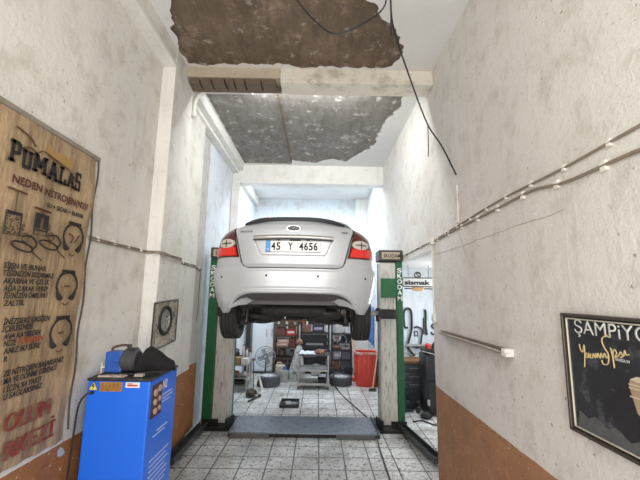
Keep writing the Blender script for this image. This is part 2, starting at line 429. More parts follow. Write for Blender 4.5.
def a_of_x(z, x):
    lo, hi = 0, 1
    for _ in range(40):
        m = (lo+hi)/2
        if side(z, m).x < x: lo = m
        else: hi = m
    return lo
def sgn(p, s): return Vector((p.x*s, p.y, p.z))
def tail_at(x, z, off=0.0):
    """point of the tail surface at width x, height z"""
    p = side(z, a_of_x(z, abs(x)), off); return Vector((x if off == 0 else (p.x if x >= 0 else -p.x), p.y, p.z))
YT2 = [(1.98, .34), (2.38, .34), (2.42, .07)]+YT_[1:]
def body_loop(z):
    half = [side(z, i/18, 0, WT_, YT2) for i in range(19)]
    yb = half[-1].y; yf = interp(YF_, z); xm = half[-1].x*1.10
    fl = []
    for i in range(1, 13):
        yy = yb+0.55*min(1, i/4) if i <= 4 else yb+0.55+(yf-0.9-yb-0.55)*(i-4)/8
        fl.append(Vector((half[-1].x*(1+0.10*min(1, i/4)), yy, z-CZ)))
    nose = []
    for i in range(1, 13):
        t = i/12*PI/2; nose.append(Vector((xm*math.cos(t)**0.55 if i < 12 else 0, yf-0.9+0.9*math.sin(t)**0.9, z-CZ)))
    r = half+fl+nose
    return r + [Vector((-p.x, p.y, p.z)) for p in r[-2:0:-1]]
zs = [2.09, 2.12, 2.2, 2.3, 2.4, 2.44, 2.5, 2.55, 2.6, 2.65, 2.7, 2.74, 2.78, 2.81, 2.835, 2.86, 2.88, 2.895, 2.91, 2.93, 2.95, 2.963, 2.975, 2.985, 2.99]
b = MB(); b.loft([body_loop(z) for z in zs])
body = b.build('body', PAINT, car, local=True, smooth_=35)
AX_R, AX_F, WHX, WHZ = 0.98, 3.62, 0.79, 0.255
for ya in (AX_R, AX_F):                                   # wheel arches
    for s in (-1, 1):
        c = MB().cyl((s*0.50, ya, 0.33), (s*1.2, ya, 0.33), 0.36, n=40).build('cut', BLACKPL, origin=(0, 0, 0))
        c.location = (0, 0, 0)
        c.location = car.location
        md = body.modifiers.new('b', 'BOOLEAN'); md.operation = 'DIFFERENCE'; md.object = c; md.solver = 'EXACT'
        try: md.material_mode = 'TRANSFER'
        except Exception: pass
        if len(body.data.materials) < 2: body.data.materials.append(BLACKPL)
        bpy.context.view_layer.update()
        me = bpy.data.meshes.new_from_object(body.evaluated_get(bpy.context.evaluated_depsgraph_get()))
        body.modifiers.clear(); body.data = me; bpy.data.objects.remove(c)
me.name = 'body'
for p in body.data.polygons: p.use_smooth = True
body.data.set_sharp_from_angle(angle=R_(35))
# greenhouse
GW = [(2.85, .80), (3.0, .73), (3.15, .66), (3.25, .60), (3.30, .52), (3.325, .40), (3.335, .2)]
GY = [(2.85, .62), (2.98, .78), (3.15, 1.12), (3.25, 1.38), (3.30, 1.58), (3.325, 1.75), (3.335, 2.0)]
GF = [(2.85, 3.25), (3.0, 2.95), (3.15, 2.6), (3.25, 2.4), (3.30, 2.25), (3.325, 2.1), (3.335, 2.05)]
def gside(z, k, off=0.0):
    """greenhouse outline; k 0..1 rear half width, 1..2 flank, 2..3 windscreen half"""
    Wz, y0, y1 = interp(GW, z), interp(GY, z), interp(GF, z)
    if k <= 1: t = k*PI/2; return Vector((Wz*math.sin(t)**0.6, y0+0.16*(1-math.cos(t)**0.6) - off, z-CZ)) + Vector((off*max(0, k-0.7)*3, 0, 0))
    if k <= 2: return Vector((Wz+off, y0+0.16+(y1-0.3-y0-0.16)*(k-1), z-CZ))
    t = (k-2)*PI/2; return Vector((Wz*math.cos(t)**0.6 if k < 3 else 0, y1-0.3+0.3*math.sin(t)+off, z-CZ))
def gloop(z):
    r = [gside(z, i/10) for i in range(31)]
    return r+[Vector((-p.x, p.y, p.z)) for p in r[-2:0:-1]]
b = MB(); b.loft([gloop(z) for z in (2.85, 2.95, 3.05, 3.15, 3.2, 3.25, 3.28, 3.30, 3.315, 3.325, 3.332, 3.335)])
b.build('cabin', PAINT, car, local=True, smooth_=35)
def gpatch(name, z0, z1, k0, k1, s):
    b = MB(); b.grid(lambda u, v: sgn(gside(z0+(z1-z0)*v, k0+(k1-k0)*u, 0.006), s), 10, 5, lambda u, v: sgn(gside(z0+(z1-z0)*v, k0+(k1-k0)*u, -0.01), s))
    return b.build(name, GLASSBLK, car, local=True, smooth_=True)
b = MB(); b.grid(lambda u, v: sgn(gside(2.95+0.31*v, abs(u*2-1)*0.75, 0.006), 1 if u > .5 else -1), 24, 6, lambda u, v: sgn(gside(2.95+0.31*v, abs(u*2-1)*0.75, -0.01), 1 if u > .5 else -1))
b.build('rear_window', GLASSBLK, car, local=True, smooth_=True)
b = MB(); b.grid(lambda u, v: sgn(gside(2.93+0.32*v, 3-abs(u*2-1)*0.8, 0.006), 1 if u > .5 else -1), 24, 6, lambda u, v: sgn(gside(2.93+0.32*v, 3-abs(u*2-1)*0.8, -0.01), 1 if u > .5 else -1))
b.build('windscreen', GLASSBLK, car, local=True, smooth_=True)
for s in (-1, 1):
    gpatch('side_window', 2.97, 3.24, 1.08, 1.46, s); gpatch('side_window', 2.97, 3.24, 1.52, 1.95, s)
    b = MB(); b.box((s*0.97, 2.70, 2.98-CZ), (0.2, 0.12, 0.14), (0, 0, s*0.15), 0.05, 3); b.box((s*0.82, 2.72, 2.93-CZ), (.24, .05, .04), None, .01); b.build('door_mirror', PAINT, car, local=True, smooth_=True)
    b = MB(); b.lathe([(0, 0.05), (.09, .03), (.12, 0), (.09, -.05), (0, -.06)], (s*0.66, 4.14, 2.56-CZ), 'Y', 20); b.build('headlight', CLEAR, car, local=True, smooth_=True)
# trunk lid
XE = [(2.462, .44), (2.468, .475), (2.48, .50), (2.50, .515), (2.556, .530), (2.743, .580), (2.86, .620), (2.885, .615), (2.91, .575), (2.95, .43), (2.972, .30)]
def lid_recess(x, z):
    if 2.58 < z < 2.755:
        w = 0.33+0.075*(z-2.58)/0.165
        d = min((w-abs(x))/0.02, (z-2.582)/0.02, (2.757-z)/0.012); return 0.022*max(0, min(1, d))
    return 0
def lidpt(u, v, off):
    z = 2.464+(2.965-2.464)*v; x = (u*2-1)*interp(XE, z)
    p = tail_at(x, z); return Vector((x, p.y-off+(lid_recess(x, z) if off > 0 else 0), p.z))
b = MB(); b.grid(lambda u, v: lidpt(u, v, 0.012), 96, 70, lambda u, v: lidpt(u, v, -0.03))
b.build('trunk_lid', PAINT, car, local=True, smooth_=32)
# black gap round the lid
b = MB(); pts = []
for z in [2.885, 2.86, 2.80, 2.743, 2.68, 2.62, 2.556, 2.52, 2.50, 2.482, 2.468, 2.461]: pts.append(tail_at(interp(XE, z)+0.006, z-0.002, 0.004))
pts += [tail_at(x, 2.458, 0.004) for x in (.40, .3, .2, .1, 0)]
pts = pts+[Vector((-p.x, p.y, p.z)) for p in pts[-2::-1]]
b.tube(pts, 0.007, 6); b.build('lid_seam', BLACKPL, car, local=True)
# spoiler lip on the lid, its underside shade painted as dark grey
def sp(u, v):
    x = (u*2-1)*0.535; c = abs(x)/0.535
    zb = 2.948-0.030*c**2.5; zt = 2.995-0.068*c**4
    ang = v*2*PI; y0 = 0.075+0.06*c**3
    return Vector((x, y0+0.07-0.075*(1-.8*c**4)*math.cos(ang)*(1 if math.cos(ang) > 0 else 1.2), (zb+zt)/2-CZ+(zt-zb)/2*math.sin(ang)+0.012*math.cos(ang)))
b = MB(); b.loft([[sp(i/40, j/14) for j in range(14)] for i in range(41)]); b.build('spoiler', M('underside_shade_gloss', (0.05, 0.05, 0.055), 0.22, 0.2, 0.1, coat=0.5), car, local=True, smooth_=50)
# bumper
CR = [(0, 2.207), (.40, 2.203), (.47, 2.193), (.53, 2.17), (.58, 2.135), (.63, 2.08), (.68, 2.01), (.72, 1.90)]
ZB = [(0, 2.085), (.55, 2.085), (.62, 2.07), (.68, 2.03), (.73, 1.995), (.78, 1.985), (.9, 1.99)]
ZTOP = [(0, 2.452), (.43, 2.452), (.49, 2.475), (.525, 2.53), (.55, 2.556), (.9, 2.562)]
BP = [(1.95, .015), (2.05, .03), (2.2, .05), (2.35, .058), (2.42, .056), (2.45, .040), (2.47, .026), (2.53, .012), (2.56, .006), (2.6, .004)]
def bump_pt(u, v, back=0.0):
    s = -1 if u < .5 else 1; a = abs(u*2-1)*1.27
    if a <= 1: xr = .82*math.sin(a*PI/2)**(2/3)
    else: xr = .9
    z = interp(ZTOP, xr)+(interp(ZB, xr)-interp(ZTOP, xr))*v
    fade = 1-0.85*max(0, min(1, (a-0.9)/0.37))
    off = interp(BP, z)*fade
    zc = interp(CR, xr); d = z-zc
    if d < 0: off -= min(0.16, -d*2.0)*(1 if a < 1 else 0)
    elif d < 0.035: off += 0.012*math.sin(d/0.035*PI)
    elif d < 0.06: off -= 0.004*math.sin((d-.035)/0.025*PI)
    return sgn(side(z, a, off-back), s)
b = MB(); b.grid(lambda u, v: bump_pt(u, v), 150, 56, lambda u, v: bump_pt(u, v, 0.03)); bumper = b.build('bumper', PAINT, car, local=True, smooth_=50)
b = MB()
def val(u, v, o):  # dark grey sheet that paints in the shade below the bumper crease
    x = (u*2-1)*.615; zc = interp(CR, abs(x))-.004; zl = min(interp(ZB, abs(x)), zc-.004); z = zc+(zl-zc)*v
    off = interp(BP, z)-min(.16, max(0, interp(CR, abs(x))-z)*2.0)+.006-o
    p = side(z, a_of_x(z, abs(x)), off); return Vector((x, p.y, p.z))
b.grid(lambda u, v: val(u, v, 0), 70, 12, lambda u, v: val(u, v, .02)); b.build('valance_shade', M('valance_shade_grey', (0.085, 0.078, 0.078), 0.5, 0, .25, 9), car, local=True, smooth_=50)
for x, z in ((-.705, 2.362), (-.252, 2.378), (.248, 2.376), (.708, 2.364)):
    p = tail_at(x, z, interp(BP, z)); n = (p-tail_at(x, z)).normalized()
    b = MB(); b.cyl(p-n*0.01, p+n*0.004, 0.0125, 0.011, 14); b.build('parking_sensor', BLACKPL, car, local=True)
# tail lights
def lens(name, fx0, fx1, z0, z1, off, mat, s, parent, nu=14, nv=14):
    def pt(u, v, o):
        z = z0+(z1-z0)*v; a0, a1 = fx0(z), fx1(z); return sgn(side(z, a0+(a1-a0)*u, o), s)
    b = MB(); b.grid(lambda u, v: pt(u, v, off), nu, nv, lambda u, v: pt(u, v, off-0.02))
    return b.build(name, mat, parent, local=True, smooth_=40)
for s in (-1, 1):
    inn = lambda z: a_of_x(z, 0.553+(z-2.556)*0.265)
    out = lambda z: interp([(2.56, 1.06), (2.70, 1.05), (2.78, 1.02), (2.84, .96), (2.88, .93), (2.91, a_of_x(2.91, .636))], z)
    tl = lens('tail_light', inn, out, 2.566, 2.908, 0.012, REDDK, s, car, 18, 20)
    lens('brake_lens', lambda z: inn(z)+0.02, lambda z: out(z)-0.05, 2.582, 2.672, 0.02, RED, s, tl)
    b = MB()
    for off, sc in ((0.024, 1),):
        cz, rz = 2.712, 0.048
        def ep(u, v, o):
            z = cz+rz*math.sin((v-.5)*PI); w = math.cos((v-.5)*PI); c, h = 0.685, 0.085*w+0.001
            return sgn(side(z, a_of_x(z, min(c-h+2*h*u, interp(WT_, z)*0.992)), o), s)
        b.grid(lambda u, v: ep(u, v, off), 14, 12, lambda u, v: ep(u, v, 0.0))
    b.build('reverse_lens', CLEAR, tl, local=True, smooth_=True)
    b = MB()
    b.tube([sgn(side(2.712, a_of_x(2.712, .685+k), 0.026), s) for k in (-.055, 0, .055)], 0.006, 6)
    b.tube([sgn(side(2.712+k, a_of_x(2.712+k, .69), 0.026), s) for k in (-.04, 0, .03)], 0.006, 6)
    b.build('bulb_cross', BLACKPL, tl, local=True)
# badge, handle strip, plate
yb = lambda x, z: tail_at(x, z).y
b = MB(); b.lathe([(0, -.012), (.9, -.010), (1, 0), (.9, .01), (0, .01)], (0, 0, 0), 'Y', 32)
for v in b.bm.verts: v.co = Vector((v.co.x*.082, yb(0, 2.862)-0.018+v.co.y, 2.862-CZ+v.co.z*.037))
em = b.build('oval_badge', CHROME, car, local=True, smooth_=True)
b = MB(); b.lathe([(0, -.006), (1, -.004), (1, .004), (0, .004)], (0, 0, 0), 'Y', 32)
for v in b.bm.verts: v.co = Vector((v.co.x*.066, yb(0, 2.862)-0.030+v.co.y, 2.862-CZ+v.co.z*.026))
b.build('badge_plate', M('badge_dark', (0.03, 0.035, 0.05), 0.3), em, local=True)
b = MB(); yy = yb(0, 2.862)-0.036
b.tube(smooth([Vector(p) for p in ((-.045, yy, 2.858-CZ), (-.03, yy, 2.872-CZ), (-.012, yy, 2.866-CZ), (-.004, yy, 2.853-CZ), (.008, yy, 2.868-CZ), (.022, yy, 2.86-CZ), (.04, yy, 2.866-CZ))], 5), 0.005, 6)
b.build('badge_script', CHROME, em, local=True)
b = MB(); b.grid(lambda u, v: Vector(((u*2-1)*(.415-.006*abs(v*2-1)), yb((u*2-1)*.41, 2.775)-0.018-0.016*math.sin(v*PI), 2.752-CZ+.044*v-0.012*(u*2-1)**2)), 40, 8,
     lambda u, v: Vector(((u*2-1)*.415, yb((u*2-1)*.41, 2.775)+0.006, 2.752-CZ+.044*v-0.012*(u*2-1)**2)))
strip = b.build('chrome_strip', M('satin_trim', (0.60, 0.58, 0.55), 0.2, 0.6, 0.05), car, local=True, smooth_=40)
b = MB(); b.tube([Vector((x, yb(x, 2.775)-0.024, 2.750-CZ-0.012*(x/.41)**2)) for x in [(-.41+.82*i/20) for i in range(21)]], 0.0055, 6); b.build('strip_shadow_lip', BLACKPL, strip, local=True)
for xx, ww in ((.02, .11), (-.15, .04), (.15, .03)): MB().box((xx, yb(0, 2.74)-.012, 2.742-CZ), (ww, .02, .012), None, .003).build('plate_lamp', BLACKPL, car, local=True)
py = yb(.28, 2.68)-0.016
pl = MB().box((0.0, py+.004, 2.676-CZ), (.560, .008, .116), None, .003).build('license_plate', M('plate_white', (0.82, 0.82, 0.80), 0.4, 0, 0.03), car, local=True)
MB().box((-.254, py-.001, 2.676-CZ), (.048, .004, .110), None, .001).build('plate_band', M('plate_blue', (0.05, 0.28, 0.62), 0.4), pl, local=True)
b = MB(); b.text('TR', (-.268, py-.003, 2.632-CZ), (1, 0, 0), (0, 0, 1), .026, .018, .001, .01); b.build('country_code', WHITEPL, pl, local=True)
for t, x, w in (('4', -.222, .042), ('5', -.170, .040), ('Y', -.050, .046), ('4', .062, .042), ('6', .112, .040), ('5', .160, .040), ('6', .208, .040)):
    b = MB(); b.text(t, (x, py-.0005, 2.640-CZ), (1, 0, 0), (0, 0, 1), w, .078, .0015, .022); b.build('plate_character', INK, pl, local=True)
b = MB(); b.tube([Vector((sx*.279, py-.001, 2.676-CZ+sz*.057)) for sx, sz in ((-1, -1), (1, -1), (1, 1), (-1, 1))], .0018, 5, True); b.build('plate_border', INK, pl, local=True)
for t, x, w, z, h in (('FOCUS', -.555, .135, 2.822, .020), ('TREND', .492, .075, 2.826, .018)):
    b = MB(); ux = (tail_at(x+w, z)-tail_at(x, z)); uz = (tail_at(x+w/2, z+.02)-tail_at(x+w/2, z)).normalized()
    b.text(t, tail_at(x, z)-Vector((0, .016, 0)), ux, uz, w, h, .003, .02); b.build('model_script', M('badge_grey', (0.16, 0.16, 0.17), 0.3, 0.6), car, local=True)
# wheels
TP = [(.205, -.095), (.235, -.105), (.275, -.104), (.298, -.098), (.309, -.088), (.313, -.072), (.303, -.070), (.303, -.060), (.314, -.058), (.315, -.026), (.304, -.024), (.304, -.014), (.316, -.012), (.316, .012), (.304, .014), (.304, .024), (.315, .026), (.314, .058), (.303, .060), (.303, .070), (.313, .072), (.309, .088), (.298, .098), (.275, .104), (.235, .105), (.205, .095)]
def make_tyre(parent, rub=BLACKRUB):
    b = MB(); b.lathe(TP+[TP[0]], (0, 0, 0), 'X', 48); return b.build('tire', rub, parent, local=True, smooth_=30)
def make_rim(parent, s):
    b = MB(); b.lathe([(.205, -.09), (.21, .085), (.20, .085), (.19, .0), (.19, -.085), (.205, -.09)], (0, 0, 0), 'X', 40)
    for k in range(5):
        a = 2*PI*k/5
        b.box((s*.07, .115*math.sin(a), .115*math.cos(a)), (.03, .05, .19), (-a, 0, 0), .012)
    b.lathe([(0, .085), (.05, .08), (.06, .06), (.06, .03), (0, .03)], (0, 0, 0), 'X', 20, rot=(0, 0, 0) if s > 0 else (0, 0, PI))
    b.lathe([(.0, .01), (.13, .005), (.13, -.01), (0, -.01)], (0, 0, 0), 'X', 24)
    return b.build('rim', STEEL, parent, local=True, smooth_=40)
for ya, dz in ((AX_R, 0.0), (AX_F, 0.02)):
    for s in (-1, 1):
        w = bpy.data.objects.new('wheel', None); COL.objects.link(w); w.parent = car; w.location = (s*WHX, ya, WHZ+dz)
        make_tyre(w); make_rim(w, s)
# underside
UB = M('underbody_black', (0.018, 0.017, 0.016), 0.7, 0.2, 0.5, 12, (0.07, 0.055, 0.04), 0.40, bmp=0.5)
b = MB(); b.bb(-.66, .66, .62, 4.1, .33, .40, .02); b.build('underbody', UB, car, local=True)
b = MB(); b.box((0, .92, .265), (1.0, .26, .13), None, .03); b.box((-.36, .8, .25), (.12, .14, .10), None, .03); b.box((.36, .8, .25), (.12, .14, .10), None, .03); b.build('rear_subframe', UB, car, local=True)
for s in (-1, 1):
    b = MB(); b.tube([Vector((s*.24, .84, .20)), Vector((s*.42, .88, .165)), Vector((s*.66, .96, .19))], .032, 8, sub=4); b.tube([Vector((s*.20, 1.02, .23)), Vector((s*.66, 1.02, .26))], .022, 8)
    b.tube([Vector((s*.22, .76, .235)), Vector((s*.64, .82, .13))], .016, 8)
    b.build('control_arm', UB, car, local=True)
    b = MB(); b.tube([Vector((s*.50+.05*math.cos(t*.7), .92+.05*math.sin(t*.7), .16+.011*t)) for t in range(0, 22)], .010, 6); b.build('coil_spring', BLACKPL, car, local=True)
    b = MB(); b.cyl((s*.60, .84, .16), (s*.57, .80, .46), .028); b.cyl((s*.60, .84, .12), (s*.60, .84, .20), .036); b.build('shock_absorber', DARKMET, car, local=True)
    b = MB(); b.lathe([(0, .02), (.14, .02), (.14, -.02), (.06, -.03), (0, -.03)], (s*(WHX-.09), AX_R, WHZ), 'X', 24); b.build('brake_disc', DARKMET, car, local=True)
b = MB(); b.lathe([(0, -.36), (.07, -.35), (.09, -.32), (.09, .32), (.07, .35), (0, .36)], (0.0, .44, .315), 'X', 24)
for v in b.bm.verts: v.co.z = .325+(v.co.z-.325)*.75
b.build('muffler', UB, car, local=True, smooth_=True)
b = MB(); b.tube([Vector(p) for p in ((.28, .40, .30), (.42, .36, .29), (.52, .28, .30), (.53, .22, .32))], .026, 10, sub=4); b.tube([Vector(p) for p in ((-.2, .5, .30), (-.18, .75, .22), (-.05, 1.3, .25), (0, 3.2, .25))], .028, 8, sub=4); b.build('exhaust_pipe', DARKMET, car, local=True, smooth_=True)
for x, y, z in ((-.12, .79, .215), (.20, .79, .21), (.06, .79, .23), (-.30, .79, .22)): MB().cyl((x, y-.03, z), (x, y+.01, z), .014, n=6).build('subframe_bolt', STEEL, car, local=True)
b = MB()
for x0, x1 in ((-.52, -.16), (.14, .50)): b.box(((x0+x1)/2, .70, .225), (x1-x0, .10, .06), (0, .1 if x0 < 0 else -.1, 0), .02)
b.box((-.02, .78, .205), (.20, .12, .05), None, .015); b.build('heat_shield', UB, car, local=True)
b = MB(); b.tube([Vector(p) for p in ((-.45, .74, .24), (-.2, .72, .20), (0, .72, .185), (.2, .72, .20), (.45, .74, .24))], .011, 8, sub=5); b.build('anti_roll_bar', M('rusty_bar', (0.20, 0.12, 0.07), 0.6, 0.4, 0.4, 20), car, local=True)

# ------------------------------------------------------------------ two-post lift
GREEN = M('lift_green', (0.009, 0.105, 0.033), 0.4, 0.0, 0.25, 8, (0.03, 0.05, 0.03), 0.38)
FACE = M('worn_white_paint', (0.55, 0.53, 0.48), 0.5, 0.1, 0.2, 6, (0.16, 0.12, 0.08), 0.42, 11, stretch=(3, 3, .35))
LBLACK = M('oily_black_steel', (0.022, 0.021, 0.020), 0.45, 0.5, 0.5, 12, (0.07, 0.06, 0.05), 0.4)
PLATE = M('worn_blue_steel', (0.24, 0.27, 0.31), 0.33, 0.5, 0.25, 9, (0.10, 0.09, 0.08), 0.42)
lift = thing('car_lift', 'green and white two-post car lift standing on the tiled floor under the car', 'car lift', (-0.21, 6.3, 0))
for s in (-1, 1):
    X0 = -0.21; f = lambda x: X0+s*x                     # x measured from the lift centre line
    xi, xm, xo = (1.24, 1.53, 1.70) if s < 0 else (1.30, 1.585, 1.70)
    b = MB(); b.bb(f(xm), f(xo), 6.2, 6.52, 0.06, 2.80, .012); b.bb(f(xi), f(xo), 6.44, 6.52, 0.06, 2.78, .01)
    col_ = b.build('column', GREEN, lift)
    b = MB(); b.bb(f(xi), f(xm-.004), 6.205, 6.43, 0.06, 2.78, .018)
    b.build('column_face', FACE, lift)
    b = MB(); b.bb(f(xi-.02), f(xo+.0), 6.17, 6.55, 2.80, 2.995, .012); cap = b.build('top_box', M('dark_grey_box', (0.06, 0.055, 0.05), 0.5, 0.2), lift)
    b = MB(); b.bb(f(xi+.03), f(xo-.05), 6.160, 6.172, 2.835, 2.955, .003); lab = b.build('maker_plate', M('tan_plate', (0.46, 0.38, 0.27), 0.5, 0, 0.25, 40), cap)
    b = MB()
    b.text('SKODAM', (min(f(xi+.06), f(xo-.09)), 6.160, 2.86), (1, 0, 0), (0, 0, 1), .30, .07, .002, .02); b.build('plate_lettering', INK, lab)
    # white capitals down the outer face
    b = MB(); xl = min(f(xm), f(xo))
    for k, ch in enumerate('SKODAM'): b.text(ch, (xl+.018, 6.199, 2.60-.098*k), (1, 0, 0), (0, 0, 1), .085, .078, .003, .03)
    b.build('lettering', WHITEPL, col_)
    b = MB(); b.bb(f(xi+.01), f(xm-.01), 6.15, 6.205, 2.16, 2.49, .006); b.build('carriage_panel', GREEN, lift)
    b = MB(); b.bb(f(xi-.03), f(xm-.02), 6.10, 6.22, 1.80, 1.96, .02); b.box((f(xi-.06), 6.12, 1.90), (.12, .2, .10), None, .02); b.cyl((f(xi-.06), 6.08, 1.76), (f(xi-.06), 6.08, 1.98), .04); b.build('carriage', LBLACK, lift)
    for ye in (5.2, 6.55):
        b = MB(); a0 = Vector((f(xi-.06), 6.10, 1.90)); a1 = Vector((f(.72) if ye < 6 else f(.70), ye, 1.90)); d = a1-a0
        b.box((a0+a1)/2, (.09, d.length, .075), (0, 0, math.atan2(-d.x, d.y)), .01); b.cyl(a1-Vector((0, 0, .03)), a1+Vector((0, 0, .12)), .05, n=18)
        b.build('swing_arm', LBLACK, lift)
    b = MB(); b.bb(f(xi-.10), f(xo+.0), 6.02, 6.60, 0.0, 0.06, .008); b.box((f(xi-.05), 6.08, .13), (.02, .26, .16), (0, 0, s*.3), .005); b.box((f(xm), 6.16, .10), (.26, .02, .08)); b.build('foot_plate', LBLACK, lift)
    xa = f(xo-.08)
    a0, a1 = Vector((xa, 6.1, .055)), Vector((xa+(.20 if s > 0 else -.02), 4.92 if s > 0 else 4.80, .055)); d = a1-a0
    b = MB(); rz = math.atan2(-d.x, d.y)
    b.box((a0+a1)/2, (.13, d.length, .016), (0, 0, rz), .004)
    for k in (-1, 1): b.box((a0+a1)/2+Vector((k*.058, 0, .03)), (.014, d.length, .075), (0, 0, rz), .003)
    b.box(a1+Vector((0, .01, .03)), (.13, .02, .08), (0, 0, rz), .004)
    b.build('floor_rail', M('rail_steel', (0.07, 0.075, 0.075), 0.4, 0.5, 0.4, 12), lift)
b = MB(); b.bb(-1.36, 1.0, 5.80, 6.56, 0.055, 0.075, .004); b.build('base_plate', PLATE, lift)
b = MB(); b.bb(-1.36, 1.0, 5.82, 6.5, 0.0, 0.055); b.build('base_frame', LBLACK, lift)
for x in (-1.02, .62): b = MB(); b.bb(x-.30, x+.30, 5.765, 5.79, 0.0, 0.066, .003); b.build('edge_plate', M('edge_steel', (0.13, 0.125, 0.12), 0.4, 0.5, 0.3, 12), lift)

# ------------------------------------------------------------------ left wall: tarpaulin poster, nitrogen cabinet and what lies on it
EY, EZ = (0, 1, 0), (0, 0, 1)
def tarp_mat():
    m, t, b = nt('tarpaulin'); pos = N(t, 'ShaderNodeNewGeometry').outputs['Position']
    c = mix(t, ramp(t, noise(t, pos, 2.6, 6, 0.65), [(0.3, 0), (0.7, 1)]), (0.52, 0.37, 0.215), (0.34, 0.235, 0.13))
    c = mix(t, ramp(t, noise(t, scalevec(t, pos, (1, 5, .7)), 2.4, 7, 0.7), [(0.45, 0), (0.68, 0.85)]), c, (0.13, 0.08, 0.045))
    c = mix(t, ramp(t, noise(t, pos, 38, 3, 0.6), [(0.58, 0), (0.75, 0.4)]), c, (0.62, 0.50, 0.34))
    t.links.new(c, b.inputs['Base Color']); b.inputs['Roughness'].default_value = 0.6
    bump(t, b, noise(t, scalevec(t, pos, (1, 3, 1)), 5, 6, 0.65), 0.7, 0.03); return m
tp = thing('tarpaulin_poster', 'tan tarpaulin poster about nitrogen tyre filling, hung by a batten on the left wall', 'poster', (-1.94, 2.2, 1.0))
def tarp(u, v, o):
    y = 1.2+(2.895-0.02*v*(1-v)-1.2)*u; z = 1.07+(3.31-1.07)*v + (0.05*(1-u) if v < .5 else 0)*(1-2*v)
    w = 0.010*mnoise.noise(Vector((y*3, z*1.2, 1)))+0.010*math.sin(y*38+z*2)*max(0, 1-v*2.6)*u + (0.012*max(0, (u-.93)/.07)*math.sin(z*9))
    return Vector((-1.928+o+w, y, z))
b = MB(); b.grid(lambda u, v: tarp(u, v, 0), 60, 60, lambda u, v: tarp(u, v, -0.004)); b.build('tarpaulin', tarp_mat(), tp, smooth_=60)
b = MB(); b.bb(-1.945, -1.915, 1.2, 2.93, 3.31, 3.345, .006); b.build('batten', M('grey_wood', (0.27, 0.235, 0.19), 0.8, 0, 0.3, 14), tp)
b = MB(); b.tube([Vector((-1.918, 2.905+.012*math.sin(i*.9), 3.31-.075*i)) for i in range(30)], .007, 6); b.build('edge_cord', M('dark_cord', (0.07, 0.055, 0.04), 0.8), tp)
TX = -1.911
def tarp_text(rows, name, mat, bold=0.0, ext=.002, shear=0.0, dup=0):
    for txt, y, z, w, h in rows:
        b = MB(); b.text(txt, (TX, y, z), EY, EZ, w, h, ext, bold, shear)
        for q in range(dup): b.text(txt, (TX+.0004*(q+1), y+.007*(q+1), z), EY, EZ, w, h, ext, bold, shear)
        b.build(name, mat, tp)
# big slab-serif heading: every letter is built from bars
def slab_letter(ch, y, z, w, h):
    b = MB(); t = .30*w; k = .17*h
    def bar(a, c, e, f): b.bb(TX-.002, TX+.003, y+a*w, y+c*w, z+e*h, z+f*h)
    def dg(y0, z0, y1, z1, th):
        n = Vector((0, -(z1-z0)*h, (y1-y0)*w)).normalized()*th*w/2
        p, q = Vector((TX-.002, y+y0*w, z+z0*h)), Vector((TX-.002, y+y1*w, z+z1*h)); dx = Vector((.005, 0, 0))
        lo = b._v([p+n, q+n, q-n, p-n]); hi = b._v([v.co+dx for v in lo]); b.bm.faces.new(lo); b.bm.faces.new(hi[::-1])
        for i in range(4): b.bm.faces.new((lo[i], hi[i], hi[(i+1) % 4], lo[(i+1) % 4]))
    if ch == 'P': bar(.12, .40, 0, 1); bar(0, .55, 0, .15); bar(0, .8, .85, 1); bar(.4, .8, .38, .53); bar(.70, .98, .45, .93)
    if ch == 'U': bar(.08, .34, .12, 1); bar(.66, .92, .12, 1); bar(.16, .84, 0, .18); bar(0, .44, .86, 1); bar(.58, 1, .86, 1)
    if ch == 'M': bar(.06, .26, 0, 1); bar(.74, .94, 0, 1); dg(.2, .95, .5, .3, .22); dg(.8, .95, .5, .3, .22); bar(0, .36, 0, .14); bar(.64, 1, 0, .14); bar(0, .25, .86, 1); bar(.75, 1, .86, 1)
    if ch == 'A': dg(.18, 0, .48, 1, .24); dg(.82, 0, .52, 1, .24); bar(.26, .74, .26, .42); bar(0, .38, 0, .14); bar(.62, 1, 0, .14); bar(.3, .6, .86, 1)
    if ch == 'L': bar(.12, .40, 0, 1); bar(0, 1, 0, .16); bar(.76, 1, 0, .36); bar(0, .55, .86, 1)
    if ch == 'S': bar(.08, .95, .86, 1); bar(.03, .31, .5, .93); bar(.08, .92, .43, .58); bar(.69, .97, .07, .5); bar(.03, .92, 0, .14); bar(.75, .95, .72, 1); bar(.03, .22, 0, .28)
    b.build('heading_letter', INK, tp)
for ch, y, w, z, h in (('P', 2.055, .082, 2.985, .142), ('U', 2.148, .082, 2.975, .125), ('M', 2.238, .120, 2.985, .125), ('A', 2.366, .10, 2.975, .13), ('L', 2.474, .075, 2.975, .13), ('A', 2.556, .085, 2.98, .11), ('S', 2.645, .062, 2.975, .145)):
    slab_letter(ch, y, z, w, h)
MAROON = M('maroon_ink', (0.085, 0.014, 0.010), 0.7)
tarp_text([('NEDEN', 2.105, 2.862, .235, .052), ('NİTROJEN(N2)?', 2.37, 2.853, .455, .052)], 'question_line', MAROON, .012)
tarp_text([('SU + SICAK + BUHAR', 2.40, 2.776, .385, .032)], 'caption_line', INK, .02)
